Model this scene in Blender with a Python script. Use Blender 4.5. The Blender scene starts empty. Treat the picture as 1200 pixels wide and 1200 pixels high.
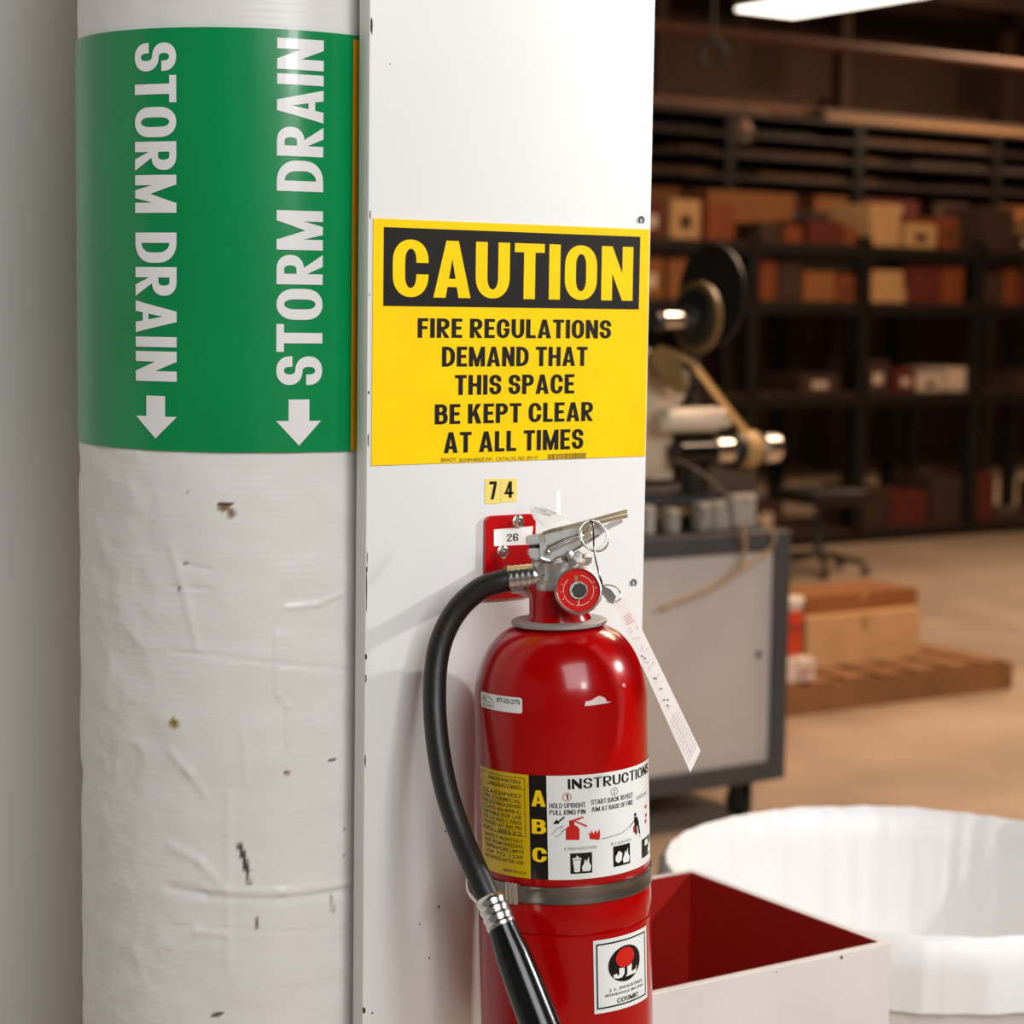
import bpy, bmesh, math, random
from mathutils import Vector, Matrix, noise
R_ = math.radians
rnd = random.Random(7)
C = bpy.context.scene.collection

# ------------------------------------------------------------------ camera, world, lights, exposure
CAM = Vector((-1.2525, -1.8675, 1.5392)); YAW, PITCH, ROLL, FPX = .5903, -.0987, .0142, 2430.3
FW = Vector((math.sin(YAW)*math.cos(PITCH), math.cos(YAW)*math.cos(PITCH), math.sin(PITCH)))
R0 = Vector((math.cos(YAW), -math.sin(YAW), 0)); U0 = R0.cross(FW)
RT = R0*math.cos(ROLL) + U0*math.sin(ROLL); UP = -R0*math.sin(ROLL) + U0*math.cos(ROLL)
cd = bpy.data.cameras.new('camera'); cam = bpy.data.objects.new('camera', cd); C.objects.link(cam)
m3 = Matrix((RT, UP, -FW)).transposed()
cam.matrix_world = Matrix.Translation(CAM) @ m3.to_4x4()
cd.sensor_width = 36; cd.lens = FPX/1200*36; cd.clip_start = .05; cd.clip_end = 100
cd.dof.use_dof = True; cd.dof.focus_distance = 2.16; cd.dof.aperture_fstop = 5.0
bpy.context.scene.camera = cam
vs = bpy.context.scene.view_settings
vs.view_transform = 'Standard'; vs.look = 'None'; vs.exposure = 0; vs.gamma = 1; vs.use_curve_mapping = False
w = bpy.data.worlds.new('world'); bpy.context.scene.world = w; w.use_nodes = True
w.node_tree.nodes['Background'].inputs[0].default_value = (.93, .95, 1, 1)
w.node_tree.nodes['Background'].inputs[1].default_value = .16

def area(name, loc, target, size, power, col, sy=None):
    l = bpy.data.lights.new(name, 'AREA'); l.size = size; l.energy = power; l.color = col
    if sy: l.shape = 'RECTANGLE'; l.size_y = sy
    o = bpy.data.objects.new(name, l); C.objects.link(o); o.location = loc
    o.rotation_euler = (Vector(target)-Vector(loc)).to_track_quat('-Z', 'Y').to_euler()
    return o
area('key_light', (2.45, -1.30, 2.32), (0, 0, 1.2), .09, 60, (1, .99, .97))
area('flash_light', (-.15, -3.2, 2.26), (-.1, 0, 1.1), .34, 12, (.97, .98, 1))
area('overhead_fill', (-.9, -4.4, 3.9), (-.1, .3, .2), 2.8, 182, (.95, .975, 1))  # soft fill added to brighten the column, not a lamp of the hall
for i, (x, y) in enumerate(((5.0, 2.6), (8.0, 6.0), (12.5, 9.5))):
    area('warm_hall_light', (x, y, 4.6), (x, y+.6, 0), 1.6, (300, 100, 240)[i], (1, .68, .45))
# ------------------------------------------------------------------ photograph ray helpers (pixel -> point at its own depth)
def ray(u, v): return FW + RT*((u-600)/FPX) - UP*((v-600)/FPX)
def at(u, v, D): return CAM + ray(u, v)*D
def hy(u, v, y): d = ray(u, v); return CAM + d*((y-CAM.y)/d.y)
def hz(u, v, z): d = ray(u, v); return CAM + d*((z-CAM.z)/d.z)

# ------------------------------------------------------------------ materials
def lin(h):
    c = [int(h[i:i+2], 16)/255 for i in (0, 2, 4)]
    return tuple(x/12.92 if x <= .04045 else ((x+.055)/1.055)**2.4 for x in c) + (1,)
MATS = {}
def mat(name, hexc, rough=.5, metal=0., spec=.5, var=.06, vscale=8., bump=0., bscale=60., coat=0., rvar=0., coords='Object', hex2=None, wave=None, attr=None, trans=0.):
    if name in MATS: return MATS[name]
    m = bpy.data.materials.new(name); m.use_nodes = True; MATS[name] = m
    nt = m.node_tree; N = nt.nodes; L = nt.links; b = N['Principled BSDF']
    b.inputs['Roughness'].default_value = rough; b.inputs['Metallic'].default_value = metal
    b.inputs['Specular IOR Level'].default_value = spec; b.inputs['Coat Weight'].default_value = coat
    b.inputs['Coat Roughness'].default_value = .06
    if trans: b.inputs['Transmission Weight'].default_value = trans
    c = lin(hexc); c2 = lin(hex2) if hex2 else tuple(max(0, x*(1-2*var)) for x in c[:3]) + (1,)
    tc = N.new('ShaderNodeTexCoord'); nz = N.new('ShaderNodeTexNoise')
    nz.inputs['Scale'].default_value = vscale; nz.inputs['Detail'].default_value = 5
    L.new(tc.outputs[coords], nz.inputs['Vector'])
    mx = N.new('ShaderNodeMix'); mx.data_type = 'RGBA'
    mx.inputs['A'].default_value = c; mx.inputs['B'].default_value = c2
    mr = N.new('ShaderNodeMapRange'); mr.inputs['From Min'].default_value = .35; mr.inputs['From Max'].default_value = .7
    L.new(nz.outputs['Fac'], mr.inputs['Value']); L.new(mr.outputs['Result'], mx.inputs['Factor'])
    out = mx.outputs['Result']
    if attr:
        at_ = N.new('ShaderNodeVertexColor'); at_.layer_name = attr
        m2 = N.new('ShaderNodeMix'); m2.data_type = 'RGBA'; m2.blend_type = 'MULTIPLY'; m2.inputs['Factor'].default_value = 1
        L.new(out, m2.inputs['A']); L.new(at_.outputs['Color'], m2.inputs['B']); out = m2.outputs['Result']
    L.new(out, b.inputs['Base Color'])
    if rvar:
        r2 = N.new('ShaderNodeMapRange'); r2.inputs['To Min'].default_value = rough-rvar; r2.inputs['To Max'].default_value = rough+rvar
        L.new(nz.outputs['Fac'], r2.inputs['Value']); L.new(r2.outputs['Result'], b.inputs['Roughness'])
    h = None
    if bump:
        n2 = N.new('ShaderNodeTexNoise'); n2.inputs['Scale'].default_value = bscale; n2.inputs['Detail'].default_value = 4
        L.new(tc.outputs[coords], n2.inputs['Vector']); h = n2.outputs['Fac']
    if wave:
        wv = N.new('ShaderNodeTexWave'); wv.bands_direction = wave[0]; wv.inputs['Scale'].default_value = wave[1]
        wv.inputs['Distortion'].default_value = wave[2]; wv.inputs['Detail'].default_value = 2
        L.new(tc.outputs[coords], wv.inputs['Vector'])
        ml = N.new('ShaderNodeMath'); ml.operation = 'MULTIPLY_ADD'; ml.inputs[1].default_value = wave[3]
        L.new(wv.outputs['Fac'], ml.inputs[0])
        if h: L.new(h, ml.inputs[2])
        h = ml.outputs[0]
    if h:
        bp = N.new('ShaderNodeBump'); bp.inputs['Strength'].default_value = bump or .2; bp.inputs['Distance'].default_value = .002
        L.new(h, bp.inputs['Height']); L.new(bp.outputs['Normal'], b.inputs['Normal'])
    return m
def emis(name, hexc, s):
    m = bpy.data.materials.new(name); m.use_nodes = True; b = m.node_tree.nodes['Principled BSDF']
    b.inputs['Emission Color'].default_value = lin(hexc); b.inputs['Emission Strength'].default_value = s
    b.inputs['Base Color'].default_value = lin(hexc); return m

ALU = mat('pressed_steel', 'dedcd8', .3, metal=.6, var=.05, vscale=50, bump=.08, bscale=70)
WHITE = mat('white_paint', 'ececea', .38, var=.015, vscale=4, bump=.12, bscale=35)
WHITESIDE = WHITE
WRAP = mat('pipe_jacket', 'e8e5e0', .33, var=.03, vscale=9, bump=.14, bscale=45, wave=('Z', 42, 1.2, .28), attr='dirt')
GREEN = mat('green_vinyl', '008f4e', .24, spec=.38, var=.06, vscale=5, bump=.06, bscale=14, coat=.12)
GWHITE = mat('white_vinyl', 'f0eeec', .26, var=.02, coat=.12)
ORANGE = mat('orange_yellow_vinyl', 'f2a400', .25, var=.04)
YEL = mat('yellow_vinyl', 'ffd400', .3, var=.02, vscale=20, hex2='fbcc00')
BLK = mat('black_print', '120e0c', .5, var=.1, spec=.25)
PALEYEL = mat('pale_yellow_sticker', 'f5dd72', .4, var=.03)
PAPER = mat('white_paper', 'faf8f4', .6, var=.02, vscale=40)
LABW = mat('white_label', 'e9ebe8', .3, var=.02, vscale=30)
LABY = mat('yellow_label', 'd8b400', .3, var=.04, vscale=30)
LBLK = mat('label_black', '0d0b0a', .3)
GREYP = mat('grey_print', '77756f', .5)
DARKP = mat('dark_brown_print', '5c4a0c', .5)
REDP = mat('red_print', 'cf1a10', .4)
RED = mat('red_enamel', 'ae0002', .2, var=.08, vscale=6, bump=.035, bscale=25, coat=.2, spec=.3)
REDB = mat('red_bracket_paint', 'c00510', .22, var=.05, coat=.5)
RUB = mat('black_rubber', '1e1c1a', .42, var=.1, vscale=40, bump=.15, bscale=150)
PLA = mat('black_plastic', '0b0b0c', .2, var=.1)
CHR = mat('chrome', 'e6e2dc', .22, metal=1, var=.06, vscale=50, rvar=.1, bump=.1, bscale=90)
CAST = mat('cast_metal', 'd9d6d0', .36, metal=.9, var=.08, vscale=60, bump=.25, bscale=120)
STRAP = mat('steel_band', '9a9894', .33, metal=1, var=.2, vscale=30, rvar=.12)
WASH = mat('grey_collar', '9b9794', .4, metal=.3, var=.05)
GOLD = mat('yellow_zinc', 'e3d2ae', .3, metal=.85, var=.1, vscale=30)
DARKM = mat('dark_metal', '3a3a38', .45, metal=.2, var=.1)
BRASS = mat('brass', 'b09a50', .35, metal=1)
BINW = mat('white_board', 'dcd6d1', .5, var=.04, vscale=10, bump=.1)
BINR = mat('dark_red_paint', '9a1006', .5, var=.08, vscale=8)
LINER = mat('white_liner', 'f0f0f0', .4, var=.02, vscale=5, bump=.3, bscale=12)
CABG = mat('grey_laminate', 'cdc5be', .5, var=.03, vscale=3)
FRAME = mat('dark_frame', '4a4a4c', .45, var=.05)
DARKW = mat('black_steel', '15120f', .5, var=.2)
BEIGE = mat('beige_housing', 'd2bda3', .5, var=.05)
ROLLM = mat('beige_roller', 'dccdb6', .45, var=.05)
OLIVE = mat('olive_reel', '7a6136', .45, var=.1)
TAPE = mat('tan_belt', 'b8925c', .55, var=.05)
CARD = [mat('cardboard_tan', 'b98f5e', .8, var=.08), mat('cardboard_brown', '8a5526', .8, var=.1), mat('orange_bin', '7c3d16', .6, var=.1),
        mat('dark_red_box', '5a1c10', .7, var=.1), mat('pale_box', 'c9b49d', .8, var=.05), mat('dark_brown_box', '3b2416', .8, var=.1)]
FLOOR = mat('concrete_floor', 'b09a84', .45, var=.12, vscale=1.5, hex2='8d7a66')
WALLB = mat('brown_wall', '5a4232', .9, var=.15, vscale=.8)
CEIL = mat('dark_ceiling', '33281f', .9, var=.2, vscale=1)
BEAM = mat('brown_beam', '40291a', .8, var=.2, vscale=2)
WOOD = mat('pallet_wood', '8b6038', .8, var=.15, vscale=6)
WALLP = mat('white_wall_paint', 'e2e0dc', .7, var=.03, vscale=2)
CHIP = mat('paint_chip', '3a332c', .8)
RUST = mat('rusty_chip', '7e5c3a', .8, var=.3, vscale=200)
LAMPW = emis('lamp_diffuser', 'fff3e2', 3.5)

# ------------------------------------------------------------------ object helpers
LOC = {}
def thing(name, label, cat, loc, group=None, kind=None):
    o = bpy.data.objects.new(name, None); C.objects.link(o); o.location = loc; o.empty_display_size = .05
    o['label'] = label; o['category'] = cat
    if group: o['group'] = group
    if kind: o['kind'] = kind
    LOC[o] = Vector(loc); return o
def obj(name, bm, m, parent=None, smooth=False, label=None, angle=None):
    off = LOC.get(parent, None)
    if parent is None:
        mn = Vector((1e9,)*3); mx_ = -mn
        for v in bm.verts:
            for k in range(3): mn[k] = min(mn[k], v.co[k]); mx_[k] = max(mx_[k], v.co[k])
        off = Vector(((mn.x+mx_.x)/2, (mn.y+mx_.y)/2, mn.z))
    bmesh.ops.translate(bm, verts=bm.verts, vec=-off)
    me = bpy.data.meshes.new(name); bm.to_mesh(me); bm.free()
    for mm in (m if isinstance(m, list) else [m]): me.materials.append(mm)
    o = bpy.data.objects.new(name, me); C.objects.link(o)
    if parent is not None: o.parent = parent
    else: o.location = off
    LOC[o] = off
    if smooth:
        me.polygons.foreach_set('use_smooth', [True]*len(me.polygons))
        me.set_sharp_from_angle(angle=R_(angle or 40))
    if label: o['label'] = label
    return o
def tag(o, label, cat, group=None, kind=None):
    o['label'] = label; o['category'] = cat
    if group: o['group'] = group
    if kind: o['kind'] = kind
    return o
def struct(name, bm, m): o = obj(name, bm, m); o['kind'] = 'structure'; return o

def add_hexa(bm, P, mi=0):      # P: 8 points, 4 bottom then 4 top
    v = [bm.verts.new(p) for p in P]
    fs = [(3, 2, 1, 0), (4, 5, 6, 7), (0, 1, 5, 4), (1, 2, 6, 5), (2, 3, 7, 6), (3, 0, 4, 7)]
    out = [bm.faces.new([v[i] for i in f]) for f in fs]
    for f in out: f.material_index = mi
    return v
def add_box(bm, a, b, bev=0):
    x0, y0, z0 = a; x1, y1, z1 = b
    v = add_hexa(bm, [(x0, y0, z0), (x1, y0, z0), (x1, y1, z0), (x0, y1, z0), (x0, y0, z1), (x1, y0, z1), (x1, y1, z1), (x0, y1, z1)])
    if bev:
        ed = {e for q in v for e in q.link_edges}
        bmesh.ops.bevel(bm, geom=list(ed), offset=bev, segments=2, profile=.5, affect='EDGES')
def box(a, b, bev=0): bm = bmesh.new(); add_box(bm, a, b, bev); return bm
def frame_of(d):
    d = Vector(d).normalized(); a = Vector((0, 0, 1)) if abs(d.z) < .9 else Vector((1, 0, 0))
    x = a.cross(d).normalized(); return x, d.cross(x), d
def add_lathe(bm, prof, o, d, n=48, cap=True):     # prof: (radius, height along d)
    x, y, z = frame_of(d); o = Vector(o); rings = []
    for r, h in prof:
        rings.append([bm.verts.new(o + z*h + (x*math.cos(t) + y*math.sin(t))*max(r, 1e-5)) for t in [2*math.pi*k/n for k in range(n)]])
    for a, b in zip(rings, rings[1:]):
        for k in range(n): bm.faces.new((a[k], a[(k+1) % n], b[(k+1) % n], b[k]))
    if cap: bm.faces.new(rings[0][::-1]); bm.faces.new(rings[-1])
def lathe(prof, o, d, n=48, cap=True): bm = bmesh.new(); add_lathe(bm, prof, o, d, n, cap); return bm
def smooth_path(P, k=6):
    P = [Vector(p) for p in P]; Q = [P[0]*2-P[1]] + P + [P[-1]*2-P[-2]]; out = []
    for i in range(1, len(Q)-2):
        a, b, c, d = Q[i-1:i+3]
        for j in range(k):
            t = j/k; out.append(.5*((2*b) + (c-a)*t + (2*a-5*b+4*c-d)*t*t + (3*b-a-3*c+d)*t**3))
    out.append(P[-1]); return out
def add_tube(bm, P, r, n=12, k=6, closed=False):
    pts = smooth_path(P, k) if k > 1 else [Vector(p) for p in P]
    m = len(pts); rings = []; nrm = None
    for i, p in enumerate(pts):
        t = (pts[min(i+1, m-1)] - pts[max(i-1, 0)]).normalized()
        if nrm is None: nrm = frame_of(t)[0]
        nrm = (nrm - t*nrm.dot(t)).normalized(); bn = t.cross(nrm)
        rr = r if not hasattr(r, '__len__') else r[0] + (r[1]-r[0])*i/(m-1)
        rings.append([bm.verts.new(p + (nrm*math.cos(a) + bn*math.sin(a))*rr) for a in [2*math.pi*q/n for q in range(n)]])
    for a, b in zip(rings, rings[1:]):
        for q in range(n): bm.faces.new((a[q], a[(q+1) % n], b[(q+1) % n], b[q]))
    bm.faces.new(rings[0][::-1]); bm.faces.new(rings[-1])
def tube(P, r, n=12, k=6): bm = bmesh.new(); add_tube(bm, P, r, n, k); return bm
def add_prism(bm, pts, vec):
    a = [bm.verts.new(Vector(p)) for p in pts]; b = [bm.verts.new(Vector(p)+Vector(vec)) for p in pts]; n = len(a)
    try: bm.faces.new(a[::-1]); bm.faces.new(b)
    except ValueError: pass
    for k in range(n): bm.faces.new((a[k], a[(k+1) % n], b[(k+1) % n], b[k]))
def prism(pts, vec): bm = bmesh.new(); add_prism(bm, pts, vec); bmesh.ops.recalc_face_normals(bm, faces=bm.faces); return bm
def torus(c, d, R, r, n=40, m=10, sx=1, sy=1):
    x, y, z = frame_of(d); bm = bmesh.new(); rings = []
    for i in range(n):
        t = 2*math.pi*i/n; e = x*math.cos(t)*sx + y*math.sin(t)*sy; c2 = Vector(c) + e*R
        rings.append([bm.verts.new(c2 + e*(r*math.cos(a)) + z*(r*math.sin(a))) for a in [2*math.pi*q/m for q in range(m)]])
    for i in range(n):
        a, b = rings[i], rings[(i+1) % n]
        for q in range(m): bm.faces.new((a[q], b[q], b[(q+1) % m], a[(q+1) % m]))
    return bm

# ------------------------------------------------------------------ flat print (drawn in metres, then mapped onto its surface)
_tc = {}
def text_geo(s, bold):
    if (s, bold) in _tc: return _tc[(s, bold)]
    cu = bpy.data.curves.new('t', 'FONT'); cu.body = s; cu.size = 1; cu.offset = bold; cu.resolution_u = 4; cu.space_character = 1 + bold*2.2
    o = bpy.data.objects.new('t', cu); C.objects.link(o)
    bpy.context.view_layer.update()
    me = bpy.data.meshes.new_from_object(o.evaluated_get(bpy.context.evaluated_depsgraph_get()))
    V = [v.co.xy.copy() for v in me.vertices]; Fc = [tuple(p.vertices) for p in me.polygons]
    bpy.data.objects.remove(o); bpy.data.curves.remove(cu); bpy.data.meshes.remove(me)
    x0 = min(v.x for v in V); x1 = max(v.x for v in V); y0 = min(v.y for v in V); y1 = max(v.y for v in V)
    r = ([((v.x-x0)/(x1-x0), (v.y-y0)/(y1-y0)) for v in V], Fc); _tc[(s, bold)] = r; return r
# own condensed poster capitals: every glyph is a list of convex pieces in a box one unit high
def gothic(sv=.205, sh=.16):
    G = {}
    def rc(a, b, c, d): return [(a, b), (c, b), (c, d), (a, d)]
    def se(t, e=2.15): c, s_ = math.cos(t), math.sin(t); return (math.copysign(abs(c)**(2/e), c), math.copysign(abs(s_)**(2/e), s_))
    def arc(cx, cy, rx, ry, t0, t1, n=9):
        out = []
        for k in range(n):
            a, b = R_(t0+(t1-t0)*k/n), R_(t0+(t1-t0)*(k+1)/n); (ax_, ay_), (bx__, by_) = se(a), se(b)
            out.append([(cx+(rx-sv)*ax_, cy+(ry-sh)*ay_), (cx+rx*ax_, cy+ry*ay_), (cx+rx*bx__, cy+ry*by_), (cx+(rx-sv)*bx__, cy+(ry-sh)*by_)])
        return out
    def bowl(w, y0, y1, r=.27):
        r = min(r, (y1-y0)/2); ry = min(r*1.05, (y1-y0)/2)
        return [rc(sv, y1-sh, w-r, y1), rc(sv, y0, w-r, y0+sh)] + arc(w-r, y1-ry, r, ry, 90, 0, 6) + arc(w-r, y0+ry, r, ry, 0, -90, 6) + ([rc(w-sv, y0+ry, w, y1-ry)] if y1-y0-2*ry > .01 else [])
    w = .60; h = w/2; q = .38; st = rc(0, 0, sv, 1)
    G['O'] = (w, arc(h, 1-q, h, q, 0, 180, 14) + arc(h, q, h, q, 180, 360, 14) + [rc(0, q, sv, 1-q), rc(w-sv, q, w, 1-q)])
    G['C'] = (w, arc(h, 1-q, h, q, 0, 180, 14) + arc(h, q, h, q, 180, 360, 14) + [rc(0, q, sv, 1-q), rc(w-sv, 1-q-.02, w, 1-q), rc(w-sv, q, w, q+.02)])
    G['G'] = (w, G['C'][1] + [rc(w-sv, q, w, .52), rc(h+.02, .39, w-sv, .52)])
    rt, rb = (1-.52+sh/2)/2, (.52+sh/2)/2; w2 = .56; h2 = w2/2
    G['S'] = (w2, [rc(w2-sv, 1-rt-.06, w2, 1-rt)] + arc(h2, 1-rt, h2, rt, 0, 270, 18) + arc(h2, rb, h2, rb, 90, -180, 18) + [rc(0, rb, sv, rb+.06)])
    G['D'] = (w, [st] + bowl(w, 0, 1, .40)); G['P'] = (.56, [st] + bowl(.56, .42, 1)); G['B'] = (.58, [st] + bowl(.55, .46, 1, .25) + bowl(.58, 0, .46+sh, .27))
    G['R'] = (.58, [st] + bowl(.57, .42, 1) + [[(.30, .46), (.58, 0), (.58-sv*1.12, 0), (.16, .46)][::-1]])
    G['E'] = (.48, [st, rc(sv, 0, .48, sh), rc(sv, 1-sh, .48, 1), rc(sv, .5-sh/2+.01, .44, .5+sh/2+.01)]); G['F'] = (.47, [st, rc(sv, 1-sh, .47, 1), rc(sv, .44, .43, .44+sh)])
    G['T'] = (.54, [rc(0, 1-sh, .54, 1), rc(.27-sv/2, 0, .27+sv/2, 1-sh)]); G['L'] = (.46, [st, rc(sv, 0, .46, sh)]); G['I'] = (sv, [st])
    G['H'] = (w, [st, rc(w-sv, 0, w, 1), rc(sv, .5-sh/2, w-sv, .5+sh/2)])
    G['N'] = (.60, [st, rc(.60-sv, 0, .60, 1), [(sv*.98, 1), (sv*.9, .55), (.60-sv*.98, 0), (.60-sv*.9, .45)]])
    G['M'] = (.76, [st, rc(.76-sv, 0, .76, 1), [(sv*.95, 1), (sv*.95, .48), (.38-sv*.38, 0), (.38+.01, 0), (.38+.01, .36)], [(.76-sv*.95, 1), (.38-.01, .36), (.38-.01, 0), (.38+sv*.38, 0), (.76-sv*.95, .48)]])
    G['A'] = (.64, [[(0, 0), (sv*1.02, 0), (.37, 1), (.215, 1)], [(.64, 0), (.425, 1), (.27, 1), (.64-sv*1.02, 0)], rc(.17, .19, .47, .19+sh*.9)])
    G['K'] = (.62, [st, [(sv, .32), (sv, .56), (.37, 1), (.60, 1)], [(.24, .50), (.40, .66), (.62, 0), (.62-sv*1.13, 0)]])
    G['U'] = (w, [rc(0, q, sv, 1), rc(w-sv, q, w, 1)] + arc(h, q, h, q, 180, 360, 14)); G['J'] = (.5, [rc(.5-sv, .28, .5, 1)] + arc(.25, .28, .25, .28, 180, 360, 12) + [rc(0, .28, sv, .34)])
    G['7'] = (.5, [rc(0, 1-sh, .5, 1), [(.10, 0), (.10+sv, 0), (.5, 1-sh), (.5-sv*.95, 1-sh)]])
    G['4'] = (.56, [rc(.27, 0, .27+sv*.9, 1), [(0, .22), (.14, .22), (.32, .80), (.27, 1)], rc(0, .22, .56, .22+sh*.85)])
    G['2'] = (.54, [rc(0, .66, sv, .73)] + arc(.27, .73, .27, .27, 180, 0, 12) + [[(0, sh), (sv*1.1, sh), (.54, .73), (.54-sv, .73)], rc(0, 0, .54, sh)])
    G['6'] = (.54, arc(.27, .3, .27, .3, 0, 360, 20) + [rc(0, .3, sv, .72)] + arc(.27, .72, .27, .28, 180, 0, 12) + [rc(.54-sv, .68, .54, .72)])
    G['0'] = G['O']
    G['1'] = (.32, [rc(.32-sv, 0, .32, 1), [(0, .72), (0, .84), (.32-sv, 1), (.32-sv, .80)]])
    return G
GOTH = gothic(); GOTHL = gothic(.15, .12)
class Print:
    def __init__(s, fn, step=None): s.fn = fn; s.step = step; s.g = {}
    def bmof(s, key, z):
        if key not in s.g: s.g[key] = (bmesh.new(), z)
        return s.g[key][0]
    def poly(s, key, z, pts):
        bm = s.bmof(key, z); f = bm.faces.new([bm.verts.new((x, y, 0)) for x, y in pts])
    def rect(s, key, z, x0, y0, x1, y1): s.poly(key, z, [(x0, y0), (x1, y0), (x1, y1), (x0, y1)])
    def circ(s, key, z, x, y, rx, ry=None, n=28): s.poly(key, z, [(x+rx*math.cos(2*math.pi*k/n), y+(ry or rx)*math.sin(2*math.pi*k/n)) for k in range(n)])
    def line(s, key, z, x0, y0, x1, y1, w):
        d = Vector((x1-x0, y1-y0)); d.normalize(); n = Vector((-d.y, d.x))*w/2
        s.poly(key, z, [(x0-n.x, y0-n.y), (x1-n.x, y1-n.y), (x1+n.x, y1+n.y), (x0+n.x, y0+n.y)])
    def ring(s, key, z, x, y, r, w, n=28):
        for k in range(n):
            a = 2*math.pi*k/n; b = 2*math.pi*(k+1)/n
            s.poly(key, z, [(x+r*math.cos(a), y+r*math.sin(a)), (x+(r+w)*math.cos(a), y+(r+w)*math.sin(a)), (x+(r+w)*math.cos(b), y+(r+w)*math.sin(b)), (x+r*math.cos(b), y+r*math.sin(b))])
    def frame(s, key, z, x0, y0, x1, y1, w):
        s.rect(key, z, x0, y0, x1, y0+w); s.rect(key, z, x0, y1-w, x1, y1); s.rect(key, z, x0, y0+w, x0+w, y1-w); s.rect(key, z, x1-w, y0+w, x1, y1-w)
    def text(s, key, z, t, x0, y0, x1, y1, bold=.03, rot=0, shear=0):
        GG = GOTH if bold > .03 else GOTHL
        if bold > .015 and all(c in GG or c == ' ' for c in t):
            x = 0; V = []; Fc = []; n = 0
            for c in t:
                if c == ' ': x += .26; continue
                gw, pcs = GG[c]
                for pc_ in pcs:
                    V += [(x+a, b, n*8e-7) for a, b in pc_]; Fc.append(tuple(range(len(V)-len(pc_), len(V)))); n += 1
                x += gw+.085
            x -= .085; V = [(a/x, b, c) for a, b, c in V]
        else:
            V, Fc = text_geo(t, bold if bold < .015 else 0); V = [(a, b, 0) for a, b in V]
        bm = s.bmof(key, z); W = x1-x0; H = y1-y0; vv = []
        for a, b, dz_ in V:
            if rot == 0: p = (x0+a*W+shear*b*H, y0+b*H)
            elif rot == 90: p = (x1-b*W, y0+a*H)      # reads upward
            else: p = (x0+b*W, y1-a*H)                # reads downward
            vv.append(bm.verts.new((p[0], p[1], dz_)))
        for f in Fc:
            try: bm.faces.new([vv[i] for i in f])
            except ValueError: pass
    def build(s, parent, spec):       # spec: key -> (name, material[, label])
        out = {}
        for key, (bm, z) in s.g.items():
            if s.step:
                xs = [v.co.x for v in bm.verts]; x = math.ceil(min(xs)/s.step)*s.step
                while x < max(xs):
                    bmesh.ops.bisect_plane(bm, geom=bm.verts[:]+bm.edges[:]+bm.faces[:], plane_co=(x, 0, 0), plane_no=(1, 0, 0)); x += s.step
            for v in bm.verts: v.co = s.fn(v.co.x, v.co.y, z+v.co.z)
            sp = spec[key]; out[key] = obj(sp[0], bm, sp[1], parent, label=sp[2] if len(sp) > 2 else None)
        return out

# ================================================================== SETTING
struct('floor', box((-8, -6, -.1), (32, 15, 0)), FLOOR)
struct('wall_back', box((-8, 14, 0), (32, 14.2, 5.2)), WALLB)
struct('ceiling', box((-8, -6, 5.2), (32, 15, 5.4)), CEIL)
struct('wall_front', box((-8, -6.2, 0), (32, -6, 5.2)), mat('cream_wall', 'c9c2b6', .8))
struct('wall_right', box((31.8, -6, 0), (32, 14, 5.2)), WALLB)
struct('wall_left', box((-7, .62, 0), (-.2, .74, 5.2)), WALLP)

# ================================================================== STEEL COLUMN (H section, painted white)
XL, XR = -.1838, .181
col = thing('steel_column', 'wide flat white painted steel column carrying the caution sign and extinguisher', 'column', (0, .2, 0))
def plate(name, a, b, m=WHITE, bev=.0015): return obj(name, box(a, b, bev), m, col, smooth=True)
plate('front_flange', (XL, 0, 0), (XR, .022, 5.2))
plate('web', (-.009, .0225, 0), (.009, .4495, 5.2), bev=0)
plate('back_flange', (XL, .45, 0), (XR, .478, 5.2))
def screw(u, v):
    p = hy(u, v, 0)
    bm = bmesh.new(); pts = [p + Vector((math.cos(a)*.0032, -.0012, math.sin(a)*.0036)) for a in [R_(q) for q in (-60, -20, 20, 70, 110, 150, 190, 230)]]
    add_tube(bm, pts, .0009, 6, 3); obj('wire_stub', bm, DARKM, col, smooth=True, label='small dark bent wire stub')
screw(751, 258); screw(742, 683)
bm = bmesh.new()
def chip(u, v, wpx, hpx, bm=None, y=-.0002):
    p = hy(u, v, 0); n = 7; k = .00093
    bm.faces.new([bm.verts.new(p + Vector((math.cos(2*math.pi*i/n)*wpx*k*rnd.uniform(.6, 1.2)/.85, y, math.sin(2*math.pi*i/n)*hpx*k*rnd.uniform(.6, 1.2)))) for i in range(n)][::-1])
for u, v, a, b in ((435.2, 30, 1.8, 12), (433.8, 252, .8, 6), (432.8, 345, .7, 2), (432, 460, 1, 2), (431.5, 515, .8, 8), (430.3, 655, .7, 9), (429.9, 667, 1, 4), (429.5, 690, .6, 30),
                   (429, 770, 1.2, 4), (428.7, 795, 1, 7), (428, 892, .8, 8), (426.6, 1184, 2, 4), (514, 1063, 1.4, 1.8), (503, 1123, 1, 1.6), (522, 974, 1, 1.2), (436, 1187, 1.2, 1.2), (492, 1083, .9, 1.5), (457, 75, .8, .8)):
    chip(u, v, a, b, bm)
o = obj('paint_chip', bm, CHIP, col); o['kind'] = 'stuff'

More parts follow.
